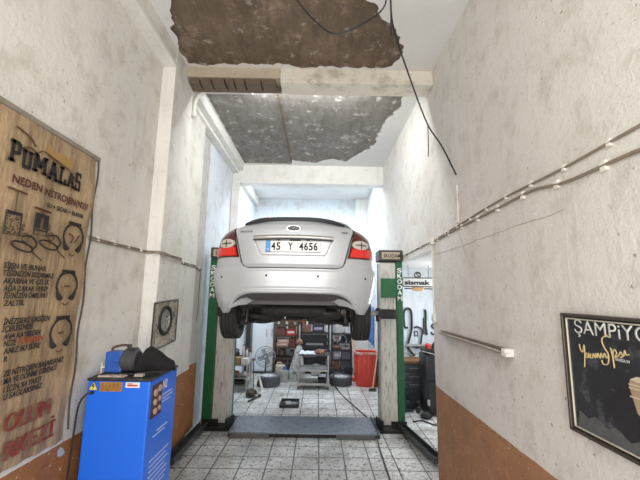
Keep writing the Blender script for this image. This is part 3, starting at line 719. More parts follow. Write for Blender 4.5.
tarp_text([('SİJEN VE BUHAR', 2.135, 2.329, .335, .036), ('TİĞİNİZİN SIZDIRMAZ', 2.14, 2.283, .41, .034), ('AKASINA VE ÇELİK', 2.148, 2.237, .366, .035), ('AĞA ZARAR VERİP', 2.157, 2.190, .355, .034), ('İĞİNİZİN ÖMRÜNÜ', 2.166, 2.145, .346, .035), ('ZALTIR.', 2.174, 2.099, .152, .035),
   ('İNİZDEKİ OKSİJEN', 2.192, 1.986, .374, .036), ('İÇERİSİNDE', 2.19, 1.942, .235, .036), ('AVA KAYBEDER', 2.208, 1.896, .293, .034), ('NİZE', 2.217, 1.853, .09, .036), ('ANIZ BU SÜRE', 2.224, 1.807, .285, .036), ('R', 2.233, 1.761, .026, .033),
   ('ZE NİTROJEN BASARSANIZ', 2.246, 1.671, .513, .036), ('MA VE DÖNME DİRENCİ', 2.255, 1.624, .441, .036), ('I İÇİN %4 YAKIT', 2.263, 1.573, .302, .036), ('U SAĞLARSINIZ', 2.27, 1.528, .304, .036)], 'text_line', INK, .016, shear=.10)
tarp_text([('NİTROJEN', 2.322, 1.853, .205, .036)], 'text_line', M('rust_ink', (0.35, 0.07, 0.02), 0.7), .016, shear=.10)
REDINK = M('red_ink', (0.21, 0.030, 0.018), 0.75, 0, 0.4, 10, (0.20, 0.10, 0.055), .50)
tarp_text([('OLUM', 2.30, 1.325, .37, .112), ('RKEZİ', 2.335, 1.155, .40, .112)], 'red_line', REDINK, .0, .003, .0, 2)
# drawings: running cat outline, two pumps with hoses, three tyre sections
YE = M('yellow_brown_ink', (0.40, 0.20, 0.05), 0.7); BRI = M('brown_ink', (0.10, 0.05, 0.025), 0.7)
P3 = lambda y, z: Vector((TX+.001, y, z))
b = MB(); b.tube(smooth([P3(*p) for p in ((2.08, 3.215), (2.15, 3.20), (2.20, 3.185), (2.24, 3.15))], 5), .006, 5); b.tube(smooth([P3(*p) for p in ((2.14, 3.10), (2.20, 3.125), (2.26, 3.115), (2.31, 3.145), (2.42, 3.13), (2.50, 3.115), (2.57, 3.095), (2.64, 3.06))], 5), .005, 5); b.build('cat_outline', BRI, tp)
b = MB(); pl_ = [(2.33, 3.15), (2.36, 3.22), (2.40, 3.18), (2.47, 3.20), (2.54, 3.19), (2.60, 3.20), (2.61, 3.15), (2.58, 3.11), (2.50, 3.125), (2.42, 3.135)]
b.prism(pl_, lambda y, z: (TX, y, z), lambda y, z: (TX-.004, y, z)); b.build('cat_patch', M('ochre_print', (0.38, 0.22, 0.07), 0.7, 0, .3, 14), tp)
for y0, zt, zh, red in ((2.155, 2.682, 2.818, False), (2.375, 2.715, 2.745, True)):
    b = MB(); b.tube([P3(y0-.07, zh+.003), P3(y0+.07, zh-.003)], .007, 5); b.tube([P3(y0, zh), P3(y0, zt)], .005, 5); b.build('pump_handle', MAROON if red else BRI, tp)
    b = MB(); b.tube([P3(y0-.055, zt), P3(y0+.055, zt), P3(y0+.055, zt-.145), P3(y0-.055, zt-.145)], .005, 5, True); b.bb(TX-.001, TX+.003, y0-.05, y0+.05, zt-.02, zt); 
    if red: b.bb(TX-.001, TX+.003, y0-.05, y0-.01, zt-.10, zt-.02); b.bb(TX-.001, TX+.003, y0+.02, y0+.05, zt-.10, zt-.02); b.bb(TX-.001, TX+.003, y0-.05, y0+.05, zt-.118, zt-.108)
    else:
        random.seed(5)
        for _ in range(40): y, z = y0+random.uniform(-.045, .045), zt-random.uniform(.03, .14); b.bb(TX-.001, TX+.003, y-.003, y+.003, z-.003, z+.003)
    b.build('pump_body', INK, tp)
for y0, z0 in ((2.248, 2.474), (2.465, 2.513)):
    b = MB(); b.tube([P3(y0+.085*math.cos(a*PI/12), z0+.026*math.sin(a*PI/12)-.012*math.cos(a*PI/12)) for a in range(24)], .006, 5, True)
    b.tube(smooth([P3(y0+.08, z0-.01), P3(y0+.11, z0+.03), P3(y0+.06, z0+.075), P3(y0-.02, z0+.065)], 5), .006, 5); b.tube([P3(y0+.07, z0-.02), P3(y0+.17, z0-.075)], .004, 5); b.build('pump_hose', INK, tp)
    b = MB(); b.tube([P3(y0+.01+.028*math.cos(a*PI/8), z0+.062+.028*math.sin(a*PI/8)) for a in range(16)], .004, 5, True); b.text('70', (TX, y0-.005, z0+.10), EZ, (0, -1, 0), .045, .022, .002, .02); b.build('pump_gauge', BRI, tp)
for y0, z0 in ((2.703, 2.60), (2.698, 2.228), (2.697, 1.885)):
    b = MB(); ang = [R_(a) for a in range(-55, 236, 10)]
    pts = [P3(y0+.108*math.cos(a)*(1 if math.sin(a) > -.2 else .92), z0+.112*math.sin(a)) for a in ang]
    b.tube(pts, lambda t: .007+.012*max(0, 1-min(t, 1-t)*7)+.005*math.exp(-((t-.5)/.12)**2), 6)
    for k in range(6): b.bb(TX-.001, TX+.004, y0-.068+.024*k, y0-.051+.024*k, z0+.098, z0+.125)
    b.build('tire_section', INK, tp)
    b = MB(); b.tube([P3(y0-.03, z0-.125), P3(y0, z0-.138), P3(y0+.03, z0-.125)], .004, 5); b.build('bead_mark', BRI, tp); b = MB()
    if z0 > 2.5: b.tube([P3(y0-.02, z0-.04), P3(y0, z0+.01), P3(y0-.05, z0+.03)], .006, 5)
    else: b.bb(TX-.001, TX+.003, y0-.03, y0+.03, z0-.004, z0+.008)
    b.build('section_detail', BRI, tp)
b = MB(); b.tube([P3(2.723, 2.57), P3(2.763, 2.63)], .006, 5); b.build('valve_mark', BRI, tp)

# nitrogen generator cabinet
BLUE = M('cabinet_blue', (0.010, 0.15, 0.80), 0.38, 0.0, 0.05, 4, (0.012, 0.10, 0.5), 0.25, coat=0.3)
X0, X1, Y0, Y1, ZT = -1.86, -1.352, 3.0, 3.56, 1.475
ng = thing('nitrogen_generator', 'blue nitrogen generator cabinet standing against the left wall below the poster', 'machine', ((X0+X1)/2, (Y0+Y1)/2, 0))
b = MB(); b.bb(X0, X1, Y0, Y1, .06, ZT, .012); b.build('cabinet_body', BLUE, ng)
b = MB(); b.bb(X0-.006, X1+.006, Y0-.004, Y1+.006, ZT, ZT+.022, .006); b.build('top_panel', M('top_black', (0.025, 0.024, 0.023), 0.6, 0, .4, 10, (0.12, 0.10, 0.08), .4), ng)
for x in (X0+.06, X1-.06):
    for y in (Y0+.07, Y1-.07):
        b = MB(); b.lathe([(0, -.0), (.03, .0), (.03, .02), (.012, .025), (.012, .06), (0, .06)], (x, y, 0), 'Z', 14); b.build('foot', BLACKRUB, ng)
b = MB(); b.prism([(-1.846, 1.405), (-1.770, 1.405), (-1.808, 1.472)], lambda x, z: (x, Y0-.004, z), lambda x, z: (x, Y0+.002, z)); st = b.build('warning_triangle', M('warn_yellow', (0.75, 0.62, 0.18), 0.5), ng)
b = MB(); b.tube([Vector((x, Y0-.004, z)) for x, z in ((-1.846, 1.405), (-1.770, 1.405), (-1.808, 1.472))], .004, 5, True); b.prism([(-1.812, 1.455), (-1.822, 1.432), (-1.809, 1.434), (-1.813, 1.412), (-1.797, 1.438), (-1.808, 1.438), (-1.803, 1.452)], lambda x, z: (x, Y0-.007, z), lambda x, z: (x, Y0-.003, z)); b.build('lightning_sign', INK, st)
b = MB(); b.bb(-1.755, -1.575, Y0-.004, Y0+.002, 1.395, 1.468, .002); lb = b.build('brown_label', M('label_brown', (0.42, 0.20, 0.05), 0.5, 0, .25, 18), ng)
b = MB(); random.seed(2)
for k in range(4):
    x = -1.745
    while x < -1.59: w = random.uniform(.012, .03); b.bb(x, min(x+w, -1.585), Y0-.006, Y0-.003, 1.405+.015*k, 1.411+.015*k); x += w+.008
b.build('label_print', M('label_dark', (0.16, 0.07, 0.02), 0.6), lb)
b = MB(); b.bb(-1.55, -1.435, Y0-.004, Y0+.002, 1.425, 1.468, .006); lb = b.build('white_label', WHITEPL, ng)
b = MB(); b.bb(-1.535, -1.45, Y0-.006, Y0-.003, 1.438, 1.450); b.bb(-1.535, -1.49, Y0-.006, Y0-.003, 1.454, 1.460); b.build('red_print', M('print_red', (0.55, 0.06, 0.05), 0.6), lb)
# side: dark gauge plate with dials, white print
b = MB(); b.bb(X1-.002, X1+.006, 3.045, 3.235, 1.165, 1.43, .004); gp = b.build('gauge_panel', M('panel_dark', (0.045, 0.018, 0.014), 0.4), ng)
for y, z, r in ((3.10, 1.365, .030), (3.175, 1.385, .028), (3.10, 1.29, .026), (3.18, 1.30, .022), (3.11, 1.215, .026), (3.185, 1.225, .020)):
    b = MB(); b.lathe([(0, .012), (r*.8, .012), (r, .008), (r, -.004), (0, -.004)], (X1+.007, y, z), 'X', 18); b.build('dial', M('dial_face', (0.55, 0.36, 0.30), 0.3, 0.2, .4, 60), gp)
b = MB(); b.text('N2', (X1+.0015, 3.25, 1.355), EY, EZ, .085, .075, .002, .01); b.build('white_print', WHITEPL, ng)
random.seed(9)
def side_print(y0, y1, z, h=.010):
    y = y0
    while y < y1: w = random.uniform(.015, .045); b.bb(X1-.001, X1+.003, y, min(y+w, y1), z, z+h); y += w+.010
for grp in [[q] for g in ([(3.26, 3.46, 1.30), (3.26, 3.48, 1.27), (3.26, 3.43, 1.24)], [(3.2, 3.40, 1.03), (3.13, 3.35, 1.00)], [(3.10, 3.47, .82), (3.10, 3.42, .78), (3.10, 3.47, .74), (3.10, 3.40, .70), (3.12, 3.46, .66), (3.10, 3.44, .62), (3.14, 3.43, .58), (3.10, 3.3, .54), (3.1, 3.35, .46)]) for q in g]:
    b = MB()
    for y0_, y1_, z in grp: side_print(y0_, y1_, z)
    b.build('print_line', M('faded_print', (0.50, 0.58, 0.72), 0.6), ng)
b = MB(); b.tube(smooth([Vector(p) for p in ((-1.81, 2.995, 1.385), (-1.84, 2.97, 1.38), (-1.885, 2.96, 1.30), (-1.90, 2.96, 1.1), (-1.905, 2.95, .7), (-1.91, 2.95, .3), (-1.86, 2.9, .012), (-1.7, 2.8, .012))], 6), .007, 8); b.cyl((-1.81, 3.004, 1.385), (-1.81, 2.985, 1.385), .013); b.build('power_cable', BLACKPL, ng)
# pump motor, hose bag and rag on the cabinet
zt = ZT+.022
pm = thing('vacuum_pump', 'blue and grey electric pump with a carrying handle on top of the blue cabinet', 'pump', (-1.72, 3.20, zt))
b = MB(); b.bb(-1.80, -1.655, 3.10, 3.22, zt+.02, zt+.19, .012); b.box((-1.69, 3.092, zt+.10), (.05, .02, .012), None, .003); b.build('housing', M('pump_blue', (0.025, 0.10, 0.42), 0.4, 0, .25, 12), pm)
b = MB(); b.lathe([(0, -.10), (.085, -.10), (.094, -.09), (.094, .0), (.075, .02), (0, .025)], (-1.565, 3.17, zt+.115), 'X', 26); 
for k in range(5): b.box((-1.63+.014*k, 3.17, zt+.208), (.005, .09, .012))
b.build('motor', M('motor_grey', (0.075, 0.075, 0.08), 0.5, 0.3), pm)
b = MB(); b.bb(-1.81, -1.55, 3.10, 3.23, zt, zt+.02, .006); b.build('base', BLACKPL, pm)
b = MB(); b.tube(smooth([Vector(p) for p in ((-1.775, 3.16, zt+.185), (-1.77, 3.16, zt+.215), (-1.71, 3.16, zt+.235), (-1.64, 3.165, zt+.235), (-1.60, 3.17, zt+.20))], 5), .010, 8); b.build('handle', M('brown_grip', (0.10, 0.04, 0.03), 0.6), pm)
b = MB(); b.cyl((-1.635, 3.17, zt+.19), (-1.635, 3.17, zt+.245), .018); b.build('filler_cap', BLACKPL, pm)
b = MB(); b.cyl((-1.80, 3.13, zt+.06), (-1.83, 3.12, zt+.06), .014); b.cyl((-1.83, 3.12, zt+.10), (-1.83, 3.12, zt+.01), .012); b.build('brass_fitting', M('pale_fitting', (0.55, 0.52, 0.45), 0.4, 0.5), pm)
def blob(name, mat, c, r, seed, amp=.25, tagv=None, n=22, flat=0.0):
    b = MB(); t = bmesh.new(); bmesh.ops.create_uvsphere(t, u_segments=n, v_segments=n*2//3, radius=1)
    for v in t.verts:
        k = 1+amp*mnoise.noise(v.co*1.7+Vector((seed, 0, 0)))+amp*.6*mnoise.noise(v.co*4.5+Vector((0, seed, 0)))
        p = v.co*k; v.co = Vector((p.x*r[0], p.y*r[1], max(p.z, -0.75)*r[2]))
        v.co += Vector(c)
    lo = min(v.co.z for v in t.verts)
    for v in t.verts: v.co.z += c[2]-r[2]*.75-lo
    b.add(t); o = b.build(name, mat, None, smooth_=60); 
    if tagv: tag(o, *tagv)
    return o
b = MB()
def bag(u, v, o=0):
    a = v*2*PI; prof = interp([(0, .085), (.1, .098), (.35, .085), (.7, .055), (.92, .042), (1, .01)], u)
    k = 1+.13*mnoise.noise(Vector((math.cos(a)*1.5, math.sin(a)*1.5, u*4)))+.05*math.sin(a*7+u*9)
    x = -1.575+.24*u; y = 3.17+.12*u; r = prof*k*(1.12-.2*u)-o
    return Vector((x+.03*math.sin(a)*(1-u), y+r*math.cos(a)*1.1, zt+.006+max(.0, prof*1.2+r*math.sin(a))))
b.loft([[bag(i/16, j/22) for j in range(22)] for i in range(17)]); bg = b.build('rubber_boot', M('bag_black', (0.008, 0.008, 0.009), 0.9, 0, .3, 18), None, smooth_=60)
for v in bg.data.vertices: v.co.x += .075; v.co.y += -.02
tag(bg, 'crumpled black rubber boot lying on its side on the blue cabinet next to the pump', 'rubber boot')
b = MB(); b.grid(lambda u, v: Vector((-1.80+.21*u+.012*math.sin(v*9), 3.025+.06*v, zt+.006+.018*abs(mnoise.noise(Vector((u*5, v*3, 2)))))), 20, 8, lambda u, v: Vector((-1.80+.21*u+.012*math.sin(v*9), 3.025+.06*v, zt+.001)))
tag(b.build('rag', M('dirty_rag', (0.52, 0.43, 0.38), 0.9, 0, .3, 20, (0.2, .13, .1), .4), None, smooth_=60), 'dirty pale rag lying on the front edge of the blue cabinet top', 'rag')
b = MB(); b.grid(lambda u, v: Vector((-1.52+.07*u, 3.06+.05*v, zt+.006+.03*abs(mnoise.noise(Vector((u*4, v*3, 9)))))), 8, 8, lambda u, v: Vector((-1.52+.07*u, 3.06+.05*v, zt+.001)))
tag(b.build('paper_scrap', M('scrap', (0.5, 0.47, 0.42), 0.9), None, smooth_=60), 'small crumpled grey scrap between pump and boot on the blue cabinet', 'scrap')
# patch of bare filler on the dado
b = MB(); b.prism(ragged([(2.87, 1.0), (2.90, 1.015), (2.93, .99), (2.955, .955), (2.92, .94), (2.88, .955)], .01, .012, 2), lambda y, z: (-1.9465, y, z), lambda y, z: (-1.952, y, z)); struct(b.build('trim_filler_patch', M('filler', (0.42, 0.48, 0.52), .9)))

# wheel poster on the pilaster
wp = thing('wheel_poster', 'small framed poster of an alloy wheel hanging on the left pilaster above the cabinet', 'poster', (-1.78, 4.2, 1.5))
xw = -1.783
U = lambda y, z: Vector((xw, y, z))
A, B_, C_, D_ = (4.19, 2.10), (4.53, 2.11), (4.53, 1.60), (4.19, 1.55)
A, B_, C_, D_ = (3.90, 2.075), (4.54, 2.105), (4.54, 1.60), (3.90, 1.56)
b = MB(); b.prism([A, B_, C_, D_], lambda y, z: (xw-.008, y, z), lambda y, z: (xw, y, z)); b.build('print', M('poster_grey', (0.45, 0.40, 0.32), 0.5, 0, .5, 9, (0.06, 0.05, 0.045), .47), wp)
b = MB()
for p, q in ((A, B_), (B_, C_), (C_, D_), (D_, A)): b.cyl(U(*p), U(*q), .010, n=4)
b.build('frame', M('frame_dark', (0.07, 0.055, 0.04), 0.5), wp)
b = MB(); yc, zc_ = 4.20, 1.87
b.tube([U(yc+.155*math.cos(a*PI/12), zc_+.155*math.sin(a*PI/12)) for a in range(24)], .022, 6, True); b.build('tire_picture', INK, wp)
b = MB(); b.tube([U(yc+.118*math.cos(a*PI/12)+0, zc_+.118*math.sin(a*PI/12)) for a in range(24)], .010, 6, True)
for k in range(5): a = k*2*PI/5+.3; b.tube([U(yc, zc_), U(yc+.115*math.cos(a), zc_+.115*math.sin(a))], .015, 5)
b.cyl((xw-.004, yc, zc_), (xw+.008, yc, zc_), .028); b.build('wheel_picture', STEEL, wp)
b = MB()
for k in range(4): b.bb(xw-.002, xw+.003, 3.98, 4.18+.10*(k % 2), 1.60+.024*k, 1.612+.024*k)
b.build('print_lines', M('pale_print', (0.6, .56, .48), .6), wp)

# ------------------------------------------------------------------ right wall: framed picture, tube light, cables, switch
fp = thing('framed_picture', 'dark framed advertising picture with white capitals on the right wall', 'picture', (1.49, 1.7, 1.45))
y0, y1, z0, z1 = 1.25, 2.15, 1.455, 2.112
b = MB(); b.bb(1.482, 1.498, y0, y1, z0, z1); b.build('print', M('print_black', (0.030, 0.031, 0.036), 0.22, 0, .5, 5, (0.11, 0.115, 0.13), .40, 7), fp)
b = MB()
for (a0, a1, c0, c1) in ((y0, y1, z1-.016, z1), (y0, y1, z0, z0+.016), (y0, y0+.016, z0, z1), (y1-.016, y1, z0, z1)): b.bb(1.462, 1.5, a0, a1, c0, c1, .004)
b.build('frame', M('frame_bronze', (0.10, 0.085, 0.065), 0.35, 0.5), fp)
b = MB(); k = .026
for (a0, a1, c0, c1) in ((y0+k, y1-k, z1-k-.007, z1-k), (y0+k, y1-k, z0+k, z0+k+.007), (y0+k, y0+k+.007, z0+k, z1-k), (y1-k-.007, y1-k, z0+k, z1-k)): b.bb(1.474, 1.484, a0, a1, c0, c1, .002)
b.build('inner_bead', M('bead_cream', (0.72, 0.66, 0.54), 0.35, 0.3), fp)
YN = (0, -1, 0)
b = MB(); b.text('ŞAMPiYON', (1.481, 2.062, 2.005), YN, EZ, .56, .075, .002, -.002); b.build('white_capitals', M('capital_white', (0.68, 0.68, 0.63), 0.5), fp)
GOLD = M('gold_ink', (0.62, 0.47, 0.22), 0.45)
XS = 1.4805; Q = lambda y, z: Vector((XS, y, z))
def script(pts, r=.0032): b.tube(smooth([Q(*p) for p in pts], 4), r, 5)
b = MB()
script([(2.035, 1.945), (2.028, 1.915), (2.012, 1.905), (2.0, 1.945), (1.998, 1.915), (2.004, 1.86), (2.01, 1.825)])
script([(1.985, 1.905), (1.995, 1.885), (1.98, 1.88), (1.972, 1.905), (1.965, 1.882), (1.955, 1.905), (1.962, 1.885), (1.946, 1.885), (1.938, 1.908), (1.928, 1.888), (1.92, 1.912), (1.912, 1.892), (1.905, 1.915), (1.893, 1.893), (1.885, 1.918), (1.873, 1.898), (1.862, 1.922), (1.85, 1.90), (1.838, 1.915)])
script([(1.825, 2.005), (1.84, 2.015), (1.87, 1.99), (1.862, 1.955), (1.838, 1.92), (1.845, 1.875), (1.875, 1.865), (1.885, 1.885)])
script([(1.82, 1.955), (1.812, 1.915), (1.808, 1.86), (1.811, 1.915), (1.80, 1.95), (1.785, 1.935), (1.80, 1.912), (1.775, 1.925), (1.762, 1.945), (1.752, 1.925), (1.768, 1.918), (1.745, 1.93), (1.738, 1.955), (1.73, 1.935), (1.715, 1.94)])
b.build('gold_script', GOLD, fp)
b = MB(); b.text('MANİSA EV', (1.481, 1.80, 1.898), YN, EZ, .085, .014, .001, .02); b.build('small_print', M('small_grey', (0.55, .55, .55), .5), fp)
b = MB(); b.prism([(1.735, 1.79), (1.728, 1.82), (1.69, 1.845), (1.62, 1.85), (1.55, 1.845), (1.52, 1.82), (1.515, 1.78), (1.55, 1.66), (1.60, 1.64), (1.66, 1.645), (1.705, 1.68)], lambda y, z: (1.480, y, z), lambda y, z: (1.484, y, z)); cup = b.build('cup_picture', M('cup_tan', (0.42, 0.30, 0.19), 0.4, 0, .35, 8), fp)
b = MB()
for z, w in ((1.80, .215), (1.785, .21), (1.745, .19)): b.bb(1.477, 1.481, 1.735-w, 1.733, z, z+.006)
b.prism([(1.725, 1.825), (1.69, 1.843), (1.62, 1.847), (1.56, 1.84), (1.60, 1.825), (1.68, 1.82)], lambda y, z: (1.4775, y, z), lambda y, z: (1.481, y, z)); b.build('cup_bands', M('cup_pale', (0.58, 0.50, 0.38), 0.5), cup)
b = MB(); b.prism([(2.10, 1.50), (2.08, 1.58), (2.02, 1.555), (1.97, 1.58), (1.9, 1.545), (1.84, 1.57), (1.76, 1.53), (1.7, 1.56), (1.62, 1.52), (1.62, 1.49), (2.10, 1.49)], lambda y, z: (1.4805, y, z), lambda y, z: (1.484, y, z)); b.build('grey_foliage', M('foliage_grey', (0.10, 0.10, 0.10), 0.4, 0, .6, 30), fp)

tl = thing('tube_light', 'slim brown fluorescent batten with a white end cap on the right wall', 'light', (1.5, 3.5, 1.75))
b = MB(); b.bb(1.452, 1.5, 2.80, 4.24, 1.758, 1.800, .006); b.build('batten', M('batten_brown', (0.16, 0.12, 0.08), 0.5, 0.2, .3, 12), tl)
b = MB(); b.cyl((1.435, 2.83, 1.775), (1.435, 4.22, 1.775), .014, n=12); b.build('tube', M('tube_glass', (0.30, 0.25, 0.19), 0.3), tl)
b = MB(); b.bb(1.425, 1.5, 2.745, 2.81, 1.748, 1.81, .01); b.box((1.43, 2.73, 1.77), (.03, .04, .02)); b.build('end_cap', WHITEPL, tl)

CABM = M('old_cable', (0.25, 0.20, 0.15), 0.7, 0, .35, 20); CLIPM = M('clip_white', (0.74, 0.70, 0.62), 0.6)
def wall_cable(name, label, pts, r, nclip, xo, mat=CABM, grp=None, csz=.022, clips=None):
    t = thing(name, label, 'cable', tuple(pts[0]), grp)
    P = [Vector(p) for p in pts]
    b = MB(); b.tube(smooth(P, 6), r, 6); b.build('cable', mat, t)
    L = [0]
    for a, c in zip(P, P[1:]): L.append(L[-1]+(c-a).length)
    for k in range(nclip):
        d = (k+.5)/nclip*L[-1]
        i = next(i for i in range(len(P)-1) if L[i+1] >= d); p = P[i].lerp(P[i+1], (d-L[i])/(L[i+1]-L[i]))
        b = MB(); b.box((p.x+xo, p.y, p.z), (.022, csz, csz*1.3), None, .005); b.cyl((p.x+xo*.2, p.y, p.z+csz*.6), (p.x-xo*.8, p.y, p.z+csz*.6), .004, n=6); b.build('clip', CLIPM, t)
    return t
wall_cable('wall_cable', 'thin brown cable clipped along the left wall from the poster to the lift', [(-1.938, 2.93, 2.65), (-1.94, 3.3, 2.646), (-1.938, 3.7, 2.65), (-1.938, 3.92, 2.648), (-1.78, 3.93, 2.643), (-1.782, 4.2, 2.635), (-1.782, 4.55, 2.627), (-1.94, 4.58, 2.625), (-1.94, 5.3, 2.618), (-1.94, 5.57, 2.615), (-2.03, 5.63, 2.61), (-2.03, 6.1, 2.60)], .009, 14, -.004, csz=.036)
wall_cable('wall_cable', 'lower of the two left wall cables, dropping beside the lift', [(-1.938, 2.93, 2.627), (-1.938, 3.7, 2.63), (-1.938, 3.92, 2.628), (-1.78, 3.93, 2.622), (-1.782, 4.55, 2.606), (-1.94, 4.58, 2.602), (-1.94, 5.57, 2.595), (-2.03, 5.63, 2.59), (-2.03, 6.02, 2.57), (-2.03, 6.06, 2.3), (-2.03, 6.04, 1.7)], .007, 0, -.004)
wall_cable('wall_cable', 'upper of the two cables slanting along the right wall', [(1.49, 1.2, 3.01), (1.49, 1.6, 3.0), (1.488, 2.05, 2.985), (1.49, 2.8, 2.99), (1.49, 3.76, 2.945), (1.49, 4.5, 2.915), (1.49, 6.3, 2.885), (1.49, 7.9, 2.86)], .008, 20, .004, csz=.032)
wall_cable('wall_cable', 'lower of the two cables on the right wall, sagging near the picture', [(1.488, 1.2, 2.84), (1.488, 1.54, 2.887), (1.488, 2.02, 2.893), (1.488, 2.35, 2.940), (1.488, 2.8, 2.932), (1.488, 3.76, 2.915), (1.488, 4.5, 2.895)], .010, 9, .004, csz=.044)
b = MB(); b.bb(1.45, 1.5, 4.44, 4.54, 2.86, 2.95, .008); b.cyl((1.452, 4.49, 2.905), (1.444, 4.49, 2.905), .02); tag(b.build('junction_box', CLIPM, None), 'small white junction box on the right wall where the cables meet the niche corner', 'junction box')
b = MB(); b.tube([(1.492, 4.56, 2.86), (1.492, 4.56, 1.95)], .010, 8); 
for z in (2.1, 2.5, 2.8): b.box((1.494, 4.56, z), (.02, .04, .02))
tag(b.build('conduit_pipe', CLIPM, None), 'thin pale conduit running down the niche corner to the switch', 'conduit')
sw = thing('light_switch', 'white round-cornered switch box at the niche corner on the right wall', 'switch', (1.49, 4.54, 1.88))
b = MB(); b.bb(1.465, 1.5, 4.50, 4.59, 1.87, 1.97, .012); b.build('box', WHITEPL, sw)
b = MB(); b.box((1.462, 4.545, 1.925), (.01, .04, .05), (0, .15, 0), .003); b.build('rocker', M('rocker', (0.6, .59, .55), .4), sw)
# wires hanging below the ceiling
b = MB(); b.tube(smooth([Vector(p) for p in ((-.62, 2.5, 5.19), (-.25, 2.98, 5.0), (-.05, 3.2, 4.94), (.136, 3.33, 4.93), (.38, 3.25, 4.96), (.60, 3.06, 5.0), (.62, 2.96, 5.19))], 6), .008, 6); tag(b.build('hanging_wire', BLACKPL), 'black wire sagging in a loop under the brown bare ceiling patch', 'wire')
b = MB(); b.tube(smooth([Vector(p) for p in ((.66, 2.97, 5.195), (.72, 3.2, 4.95), (1.0, 3.7, 4.75), (1.37, 4.22, 4.40), (1.43, 3.9, 3.95), (1.47, 3.62, 3.50))], 6), .009, 6); tag(b.build('hanging_wire', BLACKPL), 'long black wire slanting from the ceiling down to the right wall', 'wire')
b = MB(); b.tube([Vector(p) for p in ((1.385, 4.235, 4.375), (1.385, 4.235, 4.2), (1.375, 4.225, 3.95))], .006, 6); tag(b.build('hanging_wire', BLACKPL), 'short black wire end hanging straight down from the slanting wire', 'wire')
b = MB(); b.tube([Vector(p) for p in ((.655, 2.955, 5.19), (.65, 2.95, 4.9), (.65, 2.955, 4.62))], .007, 6); tag(b.build('hanging_wire', BLACKPL), 'short black wire hanging straight down beside the sagging loop', 'wire')
# cracks in the right wall plaster
def crack(pts, name): 
    b = MB(); b.tube([Vector((1.4985, y+.012*mnoise.noise(Vector((y*9, z*9, 1))), z+.012*mnoise.noise(Vector((y*9, z*9, 5))))) for y, z in [(p.y, p.z) for p in smooth([Vector((0, *q)) for q in pts], 8)]], .003, 4); struct(b.build(name, M('crack_dark', (0.46, 0.41, 0.35), .9)))
crack([(3.71, 2.90), (3.45, 2.5), (3.25, 2.1), (3.14, 1.86)], 'trim_crack_diagonal'); crack([(2.08, 2.73), (2.8, 2.735), (3.6, 2.72), (4.5, 2.73)], 'trim_crack_long'); crack([(2.08, 2.72), (2.09, 2.4), (2.09, 2.14)], 'trim_crack_upright'); crack([(1.77, 3.47), (1.70, 3.60), (1.66, 3.68)], 'trim_crack_short')
b = MB(); b.bb(1.485, 1.5, 3.66, 3.73, 2.98, 3.40, .004); struct(b.build('trim_wall_strip', WR))
# drain pipe elbow at the left under the ceiling and pipe on the rear left wall
b = MB(); b.tube(smooth([Vector(p) for p in ((-1.0, 4.72, 5.10), (-1.55, 4.72, 5.10), (-1.74, 4.72, 5.08), (-1.84, 4.74, 4.94), (-1.86, 4.76, 4.72))], 6), .035, 12); b.cyl((-1.80, 4.725, 5.02), (-1.72, 4.72, 5.09), .046); b.cyl((-1.86, 4.755, 4.82), (-1.86, 4.76, 4.72), .046)
b.tube([(-1.90, 4.77, 4.78), (-1.90, 4.77, .3)], .026, 10)
tag(b.build('drain_pipe', M('pipe_white', (0.72, 0.70, 0.65), 0.5, 0, .1, 6), None, smooth_=50), 'white plastic pipe bending from the ceiling beam down the left wall', 'pipe')

# ------------------------------------------------------------------ the niche on the right
sg = thing('hanging_sign', 'white rounded sign with black lowercase lettering hanging in the niche beside the lift post', 'sign', (1.93, 6.9, 2.36))
def rrect(x0, x1, z0, z1, r, n=5):
    out = []
    for cx, cz, a0 in ((x1-r, z1-r, 0), (x0+r, z1-r, 90), (x0+r, z0+r, 180), (x1-r, z0+r, 270)):
        for i in range(n+1): a = R_(a0+90*i/n); out.append((cx+r*math.cos(a), cz+r*math.sin(a)))
    return out
b = MB(); b.prism(rrect(1.60, 2.24, 2.375, 2.545, .04), lambda x, z: (x, 6.885, z), lambda x, z: (x, 6.915, z)); b.build('board', M('sign_white', (0.74, 0.73, 0.70), 0.4, 0, .06), sg)
b = MB(); b.tube([Vector((x, 6.885, z)) for x, z in rrect(1.60, 2.24, 2.375, 2.545, .04)], .012, 6, True); b.build('rim', M('sign_rim', (0.09, 0.075, 0.06), 0.4), sg)
b = MB(); b.text('sismak', (1.645, 6.884, 2.415), (1, 0, 0), EZ, .50, .085, .003, .035); b.build('lettering', INK, sg)
b = MB(); b.tube([Vector((1.90+.058*math.cos(a*PI/10), 6.895, 2.60+.058*math.sin(a*PI/10))) for a in range(20)], .014, 6, True)
b.tube(smooth([Vector((1.90+x, 6.89, 2.60+z)) for x, z in ((.03, .03), (-.01, .035), (-.02, .01), (.02, -.01), (.01, -.035), (-.03, -.03))], 4), .010, 6); b.build('round_logo', M('logo_dark', (0.06, 0.065, 0.06), 0.4), sg)
b = MB(); b.bb(1.64, 2.20, 6.89, 6.91, 2.325, 2.345, .004); b.build('lower_rod', BLACKPL, sg)
b = MB(); b.lathe([(0, -.012), (.1, -.01), (.12, 0), (.1, .01), (0, .012)], (1.90, 6.89, 2.345), 'Y', 24)
for v in b.bm.verts: v.co.z = 2.335+(v.co.z-2.345)*.40
b.build('orange_disc', M('tan_orange', (0.55, 0.30, 0.14), 0.5), sg)
b = MB(); b.tube([Vector((1.72, 6.9, 2.54)), Vector((1.72, 6.9, 2.8))], .004, 5); b.tube([Vector((2.12, 6.9, 2.54)), Vector((2.12, 6.9, 2.8))], .004, 5); b.build('hanging_cord', BLACKPL, sg)
sg.location.x += .05

